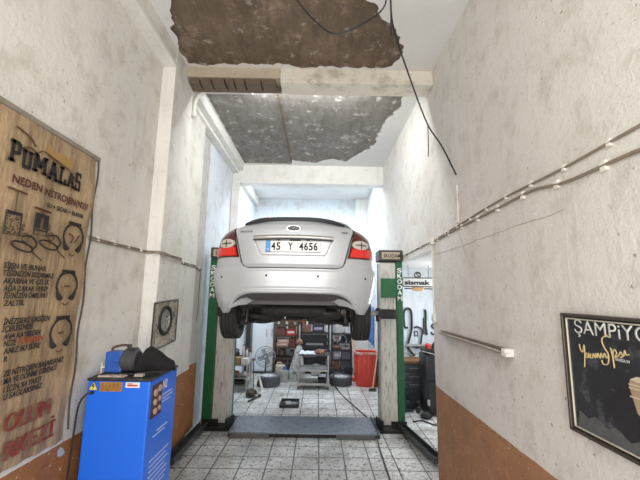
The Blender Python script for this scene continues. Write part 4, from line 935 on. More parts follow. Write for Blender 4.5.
NY = 7.985
def hung(name, label, cat, pts, r, mat, closed=False, grp=None, y=NY):
    b = MB(); b.tube(smooth([Vector((x, y, z)) for x, z in pts], 5, closed), r, 8, closed)
    return tag(b.build(name, mat, None, smooth_=60), label, cat, grp)
b = MB(); b.bb(1.86, 2.85, 7.972, 7.998, .95, 1.93, .004)
for k in range(12): b.bb(1.92+.08*k, 1.925+.08*k, 7.966, 7.97, .96, 1.92)
tag(b.build('pegboard', M('panel_bluewhite', (0.66, 0.72, 0.78), 0.5, 0, .08, 6), None), 'pale blue pegboard on the back wall of the niche', 'tool panel')
hung('drive_belt', 'black drive belt hung as a tall loop at the left of the niche tool panel', 'belt', [(2.0, 1.50), (1.93, 1.53), (1.92, 1.82), (1.98, 1.91), (2.06, 1.90), (2.09, 1.80), (2.09, 1.55), (2.07, 1.40), (2.0, 1.16)], .022, BLACKRUB, y=7.932)
hung('bent_hose', 'black bent hose on the niche tool panel above the grey bar', 'hose', [(2.135, 1.50), (2.22, 1.52), (2.31, 1.45), (2.29, 1.25), (2.26, 1.12), (2.19, 1.07), (2.13, 1.10)], .018, BLACKRUB, y=7.925)
hung('chain', 'dark green chain hanging straight down on the niche tool panel', 'chain', [(2.40, 1.90), (2.41, 1.75), (2.40, 1.55), (2.42, 1.35)], .025, M('chain_green', (0.03, 0.06, 0.045), 0.5, .4, .5, 60), y=7.94)
hung('chain', 'thin black chain hanging next to the dark green one on the niche tool panel', 'chain', [(2.36, 1.72), (2.355, 1.55), (2.36, 1.36)], .010, BLACKRUB, y=7.955)
hung('s_hook', 'black S shaped hook at the right of the niche tool panel', 'hook', [(2.62, 1.54), (2.57, 1.58), (2.54, 1.53), (2.60, 1.47), (2.61, 1.40), (2.56, 1.36), (2.52, 1.41)], .016, BLACKRUB, y=7.95)
b = MB(); b.bb(2.14, 2.23, 7.958, 7.968, 1.31, 1.43, .003); t_ = b.build('letter_plate', M('plate_navy', (0.03, 0.04, 0.09), 0.4), None); tag(t_, 'small navy square plate with a white letter on the niche tool panel', 'plate')
MB().text('B', (2.165, 7.957, 1.335), (1, 0, 0), EZ, .04, .07, .002, .02).build('letter', WHITEPL, t_)
b = MB(); b.cyl((1.95, 7.86, 1.12), (2.58, 7.86, 1.14), .030, n=14); b.cyl((1.95, 7.86, 1.12), (1.93, 7.86, 1.12), .040, n=14); tag(b.build('grey_bar', GREYMET, None, smooth_=True), 'grey tubular bar fixed across the niche tool panel', 'bar')
b = MB(); b.box((2.05, 7.94, 1.0), (.04, .03, .22), (0, R_(-38), 0), .008); b.cyl((2.12, 7.94, .92), (2.14, 7.93, .90), .03); tag(b.build('wrench', DARKMET, None), 'dark wrench hung slanting under the grey bar in the niche', 'wrench')
wb = thing('workbench', 'low bench with a wooden top and dark metal drawers at the niche back wall', 'workbench', (2.05, 7.7, 0))
b = MB(); b.bb(1.66, 2.34, 7.45, 7.95, .82, .875, .006); b.build('top', M('bench_wood', (0.30, 0.15, 0.075), 0.7, 0, .3, 8, (.1, .06, .04), .45, stretch=(1, 6, 6)), wb)
b = MB(); b.bb(1.70, 2.30, 7.50, 7.95, .10, .82, .006); b.build('carcass', M('bench_dark', (0.065, 0.065, 0.07), 0.5, .3, .4, 12, (.25, .25, .26), .36), wb)
for k in range(3):
    b = MB(); b.bb(1.73, 2.27, 7.485, 7.50, .34+.16*k, .48+.16*k, .005); d = b.build('drawer', M('drawer_grey', (0.13, 0.135, 0.14), 0.45, .4, .5, 16, (.03, .03, .03), .45), wb)
    b = MB(); b.tube([Vector((1.9, 7.485, .41+.16*k)), Vector((1.9, 7.46, .41+.16*k)), Vector((2.1, 7.46, .41+.16*k)), Vector((2.1, 7.485, .41+.16*k))], .008, 6); b.build('handle', STEEL, d)
mc = thing('tire_changer', 'tall black tyre changing machine standing in the niche beside the right wall edge', 'machine', (2.3, 7.05, 0))
BM_ = M('machine_black', (0.018, 0.018, 0.02), 0.35, .2, .4, 8, (.06, .055, .05), .36)
b = MB(); b.bb(2.05, 2.60, 6.85, 7.35, .05, 1.10, .05); b.box((2.32, 7.1, 1.14), (.5, .44, .10), (0, .06, 0), .03); b.build('body', BM_, mc, smooth_=30)
b = MB(); b.bb(2.09, 2.56, 6.838, 6.85, .15, .60, .01); b.bb(2.09, 2.56, 6.838, 6.85, .66, 1.02, .01); b.build('front_panel', M('panel_black2', (0.03, 0.03, 0.033), 0.3), mc)
b = MB(); b.cyl((2.14, 6.98, 1.17), (2.14, 6.98, 1.25), .055, n=18); b.lathe([(0, .05), (.04, .045), (.06, .02), (.06, 0), (0, 0)], (2.14, 6.98, 1.25), 'Z', 18); b.build('red_cap', M('cap_red', (0.55, 0.05, 0.035), 0.4), mc)
b = MB(); b.tube(smooth([Vector(p) for p in ((2.22, 6.95, 1.18), (2.24, 6.93, 1.30), (2.33, 6.95, 1.32), (2.38, 7.0, 1.19))], 5), .022, 8); b.build('hose_loop', BLACKRUB, mc, smooth_=True)
b = MB(); b.cyl((2.0, 6.9, 1.16), (2.55, 6.84, 1.02), .012, n=8); b.build('rod', STEEL, mc)
for x in (2.10, 2.55):
    b = MB(); b.bb(x-.04, x+.04, 6.86, 7.34, 0, .05, .01); b.build('foot', DARKMET, mc)
b = MB(); b.bb(2.06, 2.10, 6.80, 6.86, .20, .30, .01); b.build('pale_pedal', M('pale_fitting', (0.55, 0.52, 0.45), 0.4), mc)
def shoe(name, label, c, rz, mat):
    t = thing(name, label, 'shoe', c)
    loops = []
    for i in range(13):
        u = i/12; x = -.14+.28*u; w = interp([(0, .032), (.25, .038), (.6, .045), (.85, .042), (1, .015)], u); h = interp([(0, .075), (.2, .085), (.45, .075), (.7, .05), (1, .03)], u)
        loops.append([(x, w*math.cos(a*PI/8), .012+h*(.5+.5*math.sin(a*PI/8))) for a in range(16)])
    b = MB(); b.loft([[Vector(p) for p in l] for l in loops]); b.build('upper', mat, t, local=True, smooth_=True)
    b = MB(); b.prism([(-.145, -.035), (.05, -.048), (.12, -.04), (.15, 0), (.12, .04), (.05, .048), (-.145, .035)], lambda x, y: (x, y, 0), lambda x, y: (x, y, .018)); b.build('sole', M('sole_pale', (0.50, 0.48, 0.44), .7), t, local=True)
    t.rotation_euler = (0, 0, rz); return t
shoe('work_shoe', 'black work shoe with a pale sole on the niche floor, nearest the lift post', (1.72, 7.05, 0), .3, BLACKRUB)
shoe('work_shoe', 'black work shoe with a pale sole on the niche floor, next to the black machine', (1.95, 7.12, 0), 1.3, BLACKRUB)
def floor_blob(name, label, cat, c, r, seed, mat, amp=.3): return blob(name, mat, c, r, seed, amp, (label, cat))
floor_blob('oily_rag', 'black oily rag heap on the niche floor in front of the bench', 'rag', (1.80, 7.32, .06), (.20, .09, .08), 4, M('oily_cloth', (0.03, .028, .027), .8, 0, .5, 20))
floor_blob('oily_rag', 'black oily rag bundle on the niche floor against the black machine', 'rag', (2.0, 6.75, .052), (.10, .07, .06), 8, M('oily_cloth', (0.03, .028, .027), .8))
b = MB(); b.tube(smooth([Vector(p) for p in ((1.70, 6.55, .014), (1.9, 6.6, .014), (2.05, 6.4, .014), (2.25, 6.5, .014), (2.4, 6.4, .014))], 6), .012, 8); tag(b.build('air_hose', BLACKRUB), 'black air hose lying on the niche floor before the black machine', 'hose')

# ------------------------------------------------------------------ the back of the shop
SHELFM = M('rack_brown', (0.085, 0.055, 0.04), 0.6, .3, .5, 10, (.2, .12, .07), .36)
def rack(name, label, x0, x1, y0, y1, zt_, zs_, mat):
    t = thing(name, label, 'shelf', ((x0+x1)/2, (y0+y1)/2, 0))
    for x in (x0, x1):
        for y in (y0, y1): b = MB(); b.bb(x-.018, x+.018, y-.018, y+.018, 0, zt_); b.build('upright', mat, t)
    for z in zs_: b = MB(); b.bb(x0, x1, y0, y1, z-.022, z, .004); b.bb(x0, x1, y0-.006, y0+.006, z-.045, z); b.build('shelf', mat, t)
    return t
rack('storage_rack', 'brown metal rack full of boxes at the left of the back wall', -1.19, -.56, 10.1, 10.55, 1.72, (.14, .44, .74, 1.04, 1.34, 1.70), SHELFM)
rack('storage_rack', 'dark open rack in the middle of the back wall holding long black cases', -.46, .33, 10.2, 10.65, 1.45, (.14, .46, .72, .92, 1.12), M('rack_dark', (0.035, .033, .035), .5, .4, .5, 10, (.13, .10, .08), .36))
rack('storage_rack', 'narrow dark rack of parts boxes at the right of the back wall', .42, .96, 10.1, 10.5, 1.45, (.14, .42, .68, .90, 1.12), M('rack_dark2', (0.045, .04, .045), .5, .4, .5, 10))
def carton(name, label, cat, x, y, z, w, d, h, col, band=None, rz=0, grp=None):
    b = MB(); z += .002; b.box((x, y, z+h/2), (w, d, h), (0, 0, rz), .005)
    col = tuple(c*.8 for c in col)
    o = b.build(name, M('carton_%02d%02d%02d' % tuple(int(c*99) for c in col), col, .7, 0, .2, 10, tuple(c*.45 for c in col), .40), None); tag(o, label, cat, grp)
    if band:
        b = MB(); b.box((x, y-d/2*1.0-.001, z+h*.55), (w*.7, .004, h*.38), (0, 0, rz)); b.build('printed_label', M('band_%02d%02d%02d' % tuple(int(c*99) for c in band), band, .6), o)
    return o
def bottle(name, label, cat, x, y, z, r, h, col, cap=(.6, .05, .04), grp=None):
    z += .002; t = thing(name, label, cat, (x, y, z), grp)
    b = MB(); b.lathe([(0, 0), (r, 0), (r, h*.62), (r*.9, h*.70), (r*.38, h*.84), (r*.38, h*.9), (0, h*.9)], (x, y, z), 'Z', 16); b.build('body', M('bottle_%02d%02d%02d' % tuple(int(c*99) for c in col), col, .35), t, smooth_=40)
    b = MB(); b.cyl((x, y, z+h*.89), (x, y, z+h), r*.46, n=12); b.build('cap', M('cap_%02d%02d%02d' % tuple(int(c*99) for c in cap), cap, .4), t); return t
def can(name, label, cat, x, y, z, r, h, col, grp=None):
    z += .002; t = thing(name, label, cat, (x, y, z), grp)
    b = MB(); b.lathe([(0, 0), (r, 0), (r, .01), (r*.96, .015), (r*.96, h-.015), (r, h-.01), (r, h), (r*.9, h-.008), (0, h-.008)], (x, y, z), 'Z', 18); b.build('body', M('can_%02d%02d%02d' % tuple(int(c*99) for c in col), col, .4, .2), t, smooth_=40)
    b = MB(); b.lathe([(r*.97, h*.3), (r*.985, h*.3), (r*.985, h*.7), (r*.97, h*.7)], (x, y, z), 'Z', 18); b.build('printed_band', M('can_band', (.55, .5, .42), .5), t); return t
# left rack
L1, L2, L3, L4, L5 = .14, .44, .74, 1.04, 1.34
carton('engine_part', 'rusty brown engine part box on the bottom shelf of the left rack', 'engine part', -1.0, 10.3, L1, .26, .3, .22, (.16, .10, .07)); carton('parts_box', 'dark brown box at the right end of the bottom shelf of the left rack', 'box', -.70, 10.3, L1, .2, .3, .26, (.10, .075, .06))
blob('engine_block', M('rust_block', (.21, .125, .075), .7, .3, .5, 16), (-1.0, 10.32, L2+.12), (.12, .12, .13), 3, .35, ('rusty lump of engine casting on the second shelf of the left rack', 'engine part'))
blob('engine_block', M('grey_block', (.25, .24, .22), .6, .4, .5, 16), (-.72, 10.30, L2+.09), (.085, .10, .10), 6, .35, ('grey engine casting right of the rusty one on the left rack', 'engine part'))
carton('parts_box', 'pinkish flat box on the third shelf of the left rack, lower of two', 'box', -.97, 10.25, L3, .34, .26, .10, (.47, .27, .22), (.6, .45, .4)); carton('parts_box', 'pinkish flat box on the third shelf of the left rack, upper of two', 'box', -.95, 10.25, L3+.10, .32, .26, .10, (.52, .33, .27), (.65, .5, .45))
carton('parts_box', 'dark red box beside the pinkish boxes on the left rack', 'box', -.69, 10.28, L3, .16, .26, .22, (.22, .06, .05)); 
carton('tool_case', 'bright red tool case on the fourth shelf of the left rack', 'case', -.74, 10.24, L4, .27, .22, .16, (.55, .05, .04), (.65, .55, .5)); carton('parts_box', 'dark maroon box left of the red tool case on the left rack', 'box', -1.03, 10.25, L4, .27, .26, .22, (.15, .055, .045)); 
carton('parts_box', 'brown box on top of the bright red tool case', 'box', -.72, 10.25, L4+.16, .22, .2, .085, (.26, .12, .08))
for k, (c, w) in enumerate((((.55, .55, .52), 'white'), ((.12, .12, .13), 'black'), ((.60, .58, .50), 'cream'), ((.25, .07, .05), 'red'), ((.45, .45, .46), 'grey'))):
    bottle('oil_bottle', '%s oil bottle on the fifth shelf of the left rack' % w, 'bottle', -1.10+.115*k, 10.24, L5, .042, .24, c, (.7, .6, .2) if k % 2 else (.1, .1, .1))
# middle rack
carton('black_case', 'long black case with a silver edge on the fourth shelf of the middle rack', 'case', -.07, 10.4, .92, .70, .36, .14, (.03, .03, .035)); 
b = MB(); b.bb(-.42, .28, 10.225, 10.24, 1.064, 1.078, .003); tag(b.build('steel_straightedge', STEEL), 'bright steel straightedge resting along the front of the upper long black case', 'ruler')
carton('black_case', 'long black case under the one with the silver edge on the middle rack', 'case', -.07, 10.4, .72, .70, .36, .15, (.035, .035, .04), (.28, .28, .30))
carton('purple_box', 'purple grey equipment box on the second shelf of the middle rack', 'box', -.20, 10.35, .46, .34, .3, .18, (.30, .24, .36)); carton('black_case', 'small black case right of the purple grey box on the middle rack', 'case', .14, 10.35, .46, .24, .3, .14, (.04, .04, .045))
carton('battery_charger', 'dark charger box with a purple grey front on the top shelf of the middle rack', 'charger', .03, 10.38, 1.12, .34, .26, .20, (.035, .033, .045), (.33, .29, .42)); carton('brown_box', 'brown box left of the charger on the top shelf of the middle rack', 'box', -.30, 10.38, 1.12, .24, .26, .20, (.24, .12, .08))
bottle('spray_bottle', 'white spray bottle right of the charger on the middle rack', 'bottle', .27, 10.36, 1.12, .035, .22, (.6, .6, .56))
carton('crate', 'dark crate on the bottom shelf of the middle rack', 'crate', -.06, 10.4, .14, .6, .34, .28, (.05, .05, .055))
# right rack
carton('parts_box', 'white parts box on the top shelf of the right rack', 'box', .55, 10.28, .90, .17, .26, .16, (.66, .64, .60), (.3, .1, .08)); carton('parts_box', 'black parts box on the top shelf of the right rack', 'box', .80, 10.28, .90, .24, .26, .17, (.03, .03, .035))
carton('parts_box', 'dark red parts box on the third shelf of the right rack', 'box', .55, 10.28, .68, .18, .26, .14, (.30, .07, .05), (.6, .4, .35)); carton('parts_box', 'white box with a dark label on the third shelf of the right rack', 'box', .80, 10.28, .68, .22, .26, .16, (.70, .70, .68), (.12, .12, .14))
carton('parts_box', 'pale lilac box on the second shelf of the right rack', 'box', .55, 10.28, .42, .18, .26, .2, (.55, .50, .62), (.75, .72, .74)); carton('crate', 'purple grey crate on the second shelf of the right rack', 'crate', .81, 10.28, .42, .24, .3, .2, (.20, .18, .25))
carton('crate', 'dark grey crate on the bottom shelf of the right rack', 'crate', .80, 10.28, .14, .26, .3, .23, (.11, .105, .13)); carton('parts_box', 'orange brown box on the bottom shelf of the right rack', 'box', .55, 10.28, .14, .16, .26, .24, (.30, .13, .07))
carton('cardboard_sheet', 'crumpled white carton leaning on top of the right rack', 'carton', .60, 10.3, 1.12, .24, .2, .34, (.68, .67, .65), None, .2); carton('cardboard_sheet', 'pale blue white carton on the right end of the top of the right rack', 'carton', .87, 10.28, 1.12, .17, .2, .22, (.64, .70, .75))
# tool board over the middle rack
tbd = thing('tool_board', 'dark tool board on the back wall above the middle rack', 'tool board', (-.05, 10.88, 1.66))
b = MB(); b.bb(-1.15, .96, 10.87, 10.898, 1.30, 2.45, .004); b.build('board', M('board_dark', (0.045, .035, .03), .7, 0, .4, 6), tbd)
random.seed(12)
for k in range(9):
    b = MB(); x = -.46+.10*k; L = .16+.03*(k % 3); b.box((x, 10.855, 1.52-L/2+.06), (.018, .012, L), None, .003); b.tube([Vector((x+.022*math.cos(a), 10.855, 1.60+.022*math.sin(a))) for a in [R_(q) for q in range(-60, 250, 25)]], .008, 6)
    tag(b.build('spanner', STEEL), 'steel spanner hanging on the dark tool board above the middle rack', 'spanner', 'spanners on the dark tool board')
# white tall cabinet and dark slab standing for the shadow gap at its left
wc = thing('tall_cabinet', 'tall pale blue-white cabinet standing left of the brown rack', 'cabinet', (-1.55, 10.4, 0))
b = MB(); b.bb(-1.84, -1.24, 10.2, 10.7, .05, 1.98, .012); b.build('body', M('cabinet_white', (0.70, .74, .79), .4, 0, .06, 3), wc)
for x0, x1 in ((-1.825, -1.40), (-1.39, -1.25)):
    b = MB(); b.bb(x0, x1, 10.185, 10.2, .10, 1.94, .006); d = b.build('door', M('door_white', (0.74, .78, .83), .35, 0, .05, 3), wc)
    b = MB(); b.bb(x1-.04, x1-.02, 10.165, 10.185, 1.0, 1.2, .004); b.build('handle', GREYMET, d)
b = MB(); b.bb(-1.84, -1.24, 10.22, 10.68, 0, .05); b.build('plinth', DARKMET, wc)
b = MB(); b.box((-1.935, 10.1, .85), (.12, .04, 1.7), (R_(-4), 0, 0), .005); tag(b.build('gap_shadow', M('gap_shadow_dark', (0.03, .026, .024), .8, 0, .4, 8)), 'dark slab standing in for the shadow between the left wall and the tall pale cabinet', 'plank')
# tyres lying flat
def floor_tyre(name, label, x, y, r, h, rimcol):
    t = thing(name, label, 'tire', (x, y, 0)); k = r/.316; s = h/.21
    b = MB(); b.lathe([(a*k, q*s+h/2) for a, q in TP+[TP[0]]], (0, 0, 0), 'Z', 44); b.build('tire', M('tyre_grey', (0.085, .09, .10), .7, 0, .4, 14, (.2, .2, .2), .36), t, local=True, smooth_=30)
    b = MB(); b.lathe([(.20*k, .02), (.21*k, h-.02), (.20*k, h-.015), (.19*k, h*.6), (.12*k, h*.72), (.05*k, h*.70), (0, h*.70)], (0, 0, 0), 'Z', 36)
    for q in range(5): a = q*2*PI/5; b.box((.125*k*math.cos(a), .125*k*math.sin(a), h*.80), (.17*k, .06*k, .03), (0, 0, a), .01)
    b.build('rim', rimcol, t, local=True, smooth_=40)
ALLOY = M('alloy_pale', (0.70, .71, .72), .4, .3, .15, 12)
floor_tyre('spare_wheel', 'pale-rimmed wheel lying flat on the floor at the left, near the cart', -1.17, 8.95, .285, .24, ALLOY)
floor_tyre('spare_wheel', 'pale-rimmed wheel lying flat on the floor between trolley and red bin', .60, 9.15, .285, .20, ALLOY)
# white axle stand
js = thing('axle_stand', 'white folding axle stand on the floor in front of the left spare wheel', 'axle stand', (-1.33, 8.45, 0))
for sx, sy in ((-1, -1), (1, -1), (-1, 1), (1, 1)):
    b = MB(); b.cyl((-1.33+sx*.10, 8.45+sy*.09, 0), (-1.33+sx*.012, 8.45+sy*.012, .30), .013, n=8); b.build('leg', WHITEPL, js)
b = MB(); b.cyl((-1.33, 8.45, .27), (-1.33, 8.45, .33), .022); b.box((-1.33, 8.45, .335), (.09, .03, .02)); b.build('head', WHITEPL, js)
# trolley
TR = M('trolley_grey', (0.42, .41, .38), .45, .4, .25, 14, (.14, .11, .08), .4)
tr = thing('tool_trolley', 'grey metal three-tier trolley in the middle of the shop floor', 'trolley', (-.08, 8.85, 0))
for x in (-.43, .27):
    for y in (8.6, 9.1):
        b = MB(); b.bb(x-.016, x+.016, y-.016, y+.016, .06, .78, .003); b.build('post', TR, tr)
        b = MB(); b.cyl((x-.015, y, .035), (x+.015, y, .035), .035, n=14); b.box((x, y, .065), (.04, .03, .02)); b.build('caster', BLACKRUB, tr)
for z in (.09, .40):
    b = MB(); b.bb(-.43, .27, 8.6, 9.1, z, z+.012); b.bb(-.43, .27, 8.59, 8.6, z, z+.05); b.bb(-.43, .27, 9.1, 9.11, z, z+.05); b.bb(-.44, -.43, 8.6, 9.1, z, z+.05); b.bb(.27, .28, 8.6, 9.1, z, z+.05); b.build('tray', TR, tr)
b = MB(); b.bb(-.44, .28, 8.59, 9.11, .755, .785, .004); b.build('top_tray', M('trolley_dark', (.10, .10, .10), .5, .4), tr)
for k, (x, l) in enumerate(((-.34, .20), (-.25, .22), (-.16, .21), (-.07, .18))):
    b = MB(); b.box((x, 8.82, .116), (.026, l, .016), (0, 0, -.35), .005); b.cyl((x+l*.17, 8.82+l*.47, .108), (x+l*.17, 8.82+l*.47, .124), .024, n=10)
    tag(b.build('wrench', M('bright_wrench', (.72, .72, .70), .3, .5), None), 'bright wrench lying in the bottom tray of the trolley', 'wrench', 'wrenches in the bottom tray of the trolley')
carton('parts_tray', 'dark tray of small parts in the bottom of the trolley, at its right', 'tray', .13, 8.85, .102, .2, .34, .09, (.05, .05, .05)); 
b = MB(); b.grid(lambda u, v: Vector((-.38+.58*u, 8.63+.40*v, .418+.05*abs(mnoise.noise(Vector((u*4, v*3, 4)))))), 16, 10, lambda u, v: Vector((-.38+.58*u, 8.63+.40*v, .413))); tag(b.build('paper', M('paper_white', (.62, .64, .68), .8, 0, .25, 10)), 'crumpled white paper on the middle tray of the trolley', 'paper')
b = MB(); b.grid(lambda u, v: Vector((-.42+.38*u, 8.62+.34*v, .79+.07*abs(mnoise.noise(Vector((u*3, v*3, 14)))))), 16, 10, lambda u, v: Vector((-.42+.38*u, 8.62+.34*v, .787))); tag(b.build('cloth', M('cloth_pale', (.62, .66, .74), .8, 0, .2, 10)), 'pale blue cloth on the top of the trolley, left side', 'cloth')
blob('work_glove', M('glove_brown', (.25, .12, .06), .8, 0, .4, 14), (.08, 8.75, .825), (.12, .09, .055), 5, .4, ('brown leather work glove on the top of the trolley', 'glove'))
b = MB(); b.tube(smooth([Vector(p) for p in ((.22, 8.78, .81), (.28, 8.7, .90), (.34, 8.66, .75), (.40, 8.68, .40), (.42, 8.72, .12), (.5, 8.6, .015))], 6), .014, 8); tag(b.build('rubber_hose', M('hose_brown', (.09, .06, .045), .7)), 'brown rubber hose draped from the trolley top down its right side', 'hose')
# speckled sack behind the trolley
b = MB(); loops = []
for i in range(12):
    u = i/11; z = .0+.88*u; rx = interp([(0, .17), (.15, .19), (.6, .15), (.85, .09), (1, .05)], u); ry = rx*.8
    loops.append([Vector((-.53+.07*u+rx*math.cos(a*PI/10)*(1+.12*math.sin(a*1.3+u*7)), 9.40+ry*math.sin(a*PI/10), z)) for a in range(20)])
b.loft(loops); tag(b.build('sack', M('sack_speckled', (.62, .62, .60), .8, 0, .2, 9, (.10, .10, .11), .46, 9), None, smooth_=60), 'speckled white sack standing on the floor behind the trolley', 'sack')
blob('rag_bundle', M('rag_brown', (.30, .17, .10), .8, 0, .4, 14), (-.46, 9.40, .965), (.08, .07, .08), 15, .35, ('brown rag stuffed on the top of the speckled sack', 'rag'))
# fan with a round wire cage
fn = thing('cage_fan', 'grey round-caged floor fan behind the left spare wheel', 'fan', (-1.36, 9.65, 0))
for k, r in enumerate((.08, .15, .21, .265)):
    b = MB(); b.tube([Vector((-1.36+r*math.cos(a*PI/16), 9.60-.03*(1-r/.27), .55+r*math.sin(a*PI/16))) for a in range(32)], .011 if k == 3 else .006, 6, True); b.build('cage_ring', GREYMET, fn)
b = MB()
for a in range(12): b.cyl((-1.36, 9.57, .55), (-1.36+.265*math.cos(a*PI/6), 9.60, .55+.265*math.sin(a*PI/6)), .005, n=5)
b.build('cage_spokes', M('pale_spokes', (.6, .6, .62), .4, .4), fn)
for a in range(4):
    b = MB(); b.box((-1.36+.11*math.cos(a*PI/2+.4), 9.65, .55+.11*math.sin(a*PI/2+.4)), (.19, .012, .11), (0, -(a*PI/2+.4), 0), .004); b.build('blade', M('blade_grey', (.32, .34, .38), .4), fn)
b = MB(); b.cyl((-1.36, 9.62, .55), (-1.36, 9.76, .55), .07, n=18); b.build('motor', DARKMET, fn)
b = MB(); b.cyl((-1.36, 9.70, .03), (-1.36, 9.70, .52), .02); b.lathe([(0, 0), (.19, 0), (.17, .03), (0, .04)], (-1.36, 9.70, 0), 'Z', 20); b.build('stand', DARKMET, fn)
# left cart with junk
ct = thing('parts_cart', 'low steel cart loaded with parts along the left wall', 'cart', (-1.80, 8.55, 0))
for x in (-2.0, -1.58):
    for y in (8.3, 8.85): b = MB(); b.bb(x-.014, x+.014, y-.014, y+.014, 0, .62, .003); b.build('post', M('cart_steel', (.42, .40, .36), .45, .5, .3, 12), ct)
for z in (.14, .30, .58): b = MB(); b.bb(-2.01, -1.57, 8.29, 8.86, z-.02, z, .004); b.build('shelf', M('cart_shelf', (.30, .28, .25), .5, .4, .4, 12, (.09, .07, .05), .42), ct)
carton('wooden_box', 'yellow brown wooden box on the top of the left cart', 'box', -1.87, 8.45, .58, .24, .2, .15, (.42, .27, .12)); carton('white_box', 'white box right of the wooden box on the left cart', 'box', -1.65, 8.42, .58, .16, .18, .13, (.70, .69, .66))
blob('rusty_part', M('rusty_part', (.28, .13, .09), .7, .3, .5, 16), (-1.88, 8.42, .37), (.10, .10, .07), 21, .35, ('reddish rusty part on the middle shelf of the left cart', 'engine part')); blob('grey_part', M('pale_part', (.50, .48, .45), .6, .3, .4, 16), (-1.655, 8.42, .365), (.065, .08, .065), 24, .35, ('pale grey part beside the rusty one on the left cart', 'engine part'))
blob('dark_part', DARKMET, (-1.78, 8.45, .19), (.17, .12, .06), 31, .35, ('dark metal part on the bottom shelf of the left cart', 'engine part'))
blob('alternator', M('alt_dark', (.035, .034, .034), .5, .5, .5, 16), (-1.93, 8.62, .80), (.10, .10, .10), 41, .3, ('black alternator heaped behind the wooden box on the left cart', 'engine part'))
carton('black_box', 'black box under the alternator on the left cart', 'box', -1.90, 8.68, .58, .2, .2, .145, (.03, .03, .03))
for k, (x, h) in enumerate(((-1.75, .42), (-1.67, .34), (-1.59, .26))):
    bottle('fluid_bottle', ('tall', 'middle', 'short')[k]+' dirty white fluid bottle at the back of the left cart', 'bottle', x, 8.66, .58, .036, h, (.55, .54, .50), (.08, .08, .08))
bottle('black_canister', 'black canister among the bottles on the left cart', 'canister', -1.66, 8.78, .58, .04, .30, (.03, .03, .035), (.5, .1, .08))
for k, (x, y, l, a) in enumerate(((-1.53, 8.40, .5, .2), (-1.48, 8.62, .62, .1), (-1.47, 8.34, .38, .2))):
    b = MB(); b.cyl((x+a*.25, y-.1, .008), (x-.02, y+.03, l), .012, n=8); b.lathe([(0, 0), (.03, 0), (.03, .05), (0, .05)], (x-.02, y+.03, l), 'Z', 12)
    tag(b.build('steel_rod', (STEEL, M('dark_rod', (.08, .07, .06), .5), STEEL)[k]), ('shortish bright rod with a knob leaning on the left cart', 'longest dark rod with a knob leaning on the left cart', 'shortest bright rod with a knob leaning on the left cart')[k], 'rod')
blob('parts_heap', M('heap_dark', (.07, .055, .045), .7, .3, .6, 20, (.3, .22, .16), .38), (-1.40, 7.98, .07), (.11, .14, .085), 51, .5, ('dark heap of scrap parts on the floor before the axle stand', 'scrap heap'))
b = MB(); b.cyl((-1.38, 7.55, .025), (-1.22, 7.95, .025), .018, n=8); b.lathe([(0, -.02), (.04, -.02), (.04, .02), (0, .02)], (-1.22, 7.95, .03), 'Z', 12); tag(b.build('air_gun', DARKMET), 'dark air gun lying on the floor left of the black drip tray', 'tool')
# red bin, broom, plank, overalls
RB = M('bin_red', (0.62, 0.055, 0.03), .42, 0, .15, 6, (.30, .03, .02), .34)
bn = thing('waste_bin', 'ribbed red plastic waste bin standing left of the right lift post', 'bin', (1.22, 9.1, 0))
def binloop(z, o=0):
    w = .245+.03*z/.8+o; out = []
    for i in range(56):
        a = 2*PI*i/56; c, s_ = math.cos(a), math.sin(a); k = (abs(c)**5+abs(s_)**5)**(-1/5); rb = .012 if (i % 4 < 2 and 0.05 < z < .74) else 0
        out.append(Vector((1.22+(w+rb)*k*c, 9.1+(w+rb)*.85*k*s_, z)))
    return out
b = MB(); b.loft([binloop(0), binloop(.05), binloop(.06), binloop(.73), binloop(.74), binloop(.80), binloop(.80, -.02), binloop(.74, -.02), binloop(.03, -.02)]); b.build('body', RB, bn, smooth_=30)
b = MB(); b.loft([binloop(.75, .02), binloop(.80, .025), binloop(.815, .015), binloop(.80, -.01), binloop(.755, -.01)], False); b.build('rim', M('rim_worn', (.62, .22, .17), .5, 0, .4, 20, (.75, .65, .6), .45), bn, smooth_=30)
b = MB(); b.grid(lambda u, v: Vector((1.06+.32*u, 8.96+.28*v, .70+.08*mnoise.noise(Vector((u*5, v*5, 3))))), 14, 12, lambda u, v: Vector((1.06+.32*u, 8.96+.28*v, .60))); tag(b.build('waste', M('waste_pale', (.5, .38, .33), .8, 0, .5, 18, (.15, .1, .1), .45)), 'crumpled pale waste filling the top of the red bin', 'waste', kind='stuff')
br = thing('broom', 'broom with a pale wooden handle leaning on the front of the red bin', 'broom', (1.30, 8.5, 0))
b = MB(); b.cyl((1.30, 8.53, .05), (1.50, 8.80, .98), .015, n=10); b.build('handle', M('handle_wood', (.58, .46, .32), .6, 0, .15, 10), br)
b = MB(); b.box((1.295, 8.52, .045), (.16, .05, .035), (0, 0, .3), .01); b.build('head', DARKMET, br)
b = MB(); b.prism([(-.08, -.02), (.08, -.02), (.09, .03), (-.09, .03)], lambda x, y: (1.295+x*.9, 8.52+y, .03), lambda x, y: (1.295+x, 8.52+y, 0)); b.build('bristles', M('bristle', (.12, .10, .08), .9, 0, .4, 80), br)
b = MB(); b.box((1.02, 9.92, .66), (.10, .03, 1.32), (R_(-8), R_(-4), 0), .004); tag(b.build('pale_plank', M('plank_pale', (.60, .47, .36), .7, 0, .2, 6, stretch=(8, 8, 1))), 'pale plank leaning against the right rack behind the red bin', 'plank')
ov = thing('blue_overalls', 'bright blue work overalls hanging on the right wall behind the red bin', 'overalls', (1.42, 9.55, 1.0))
b = MB()
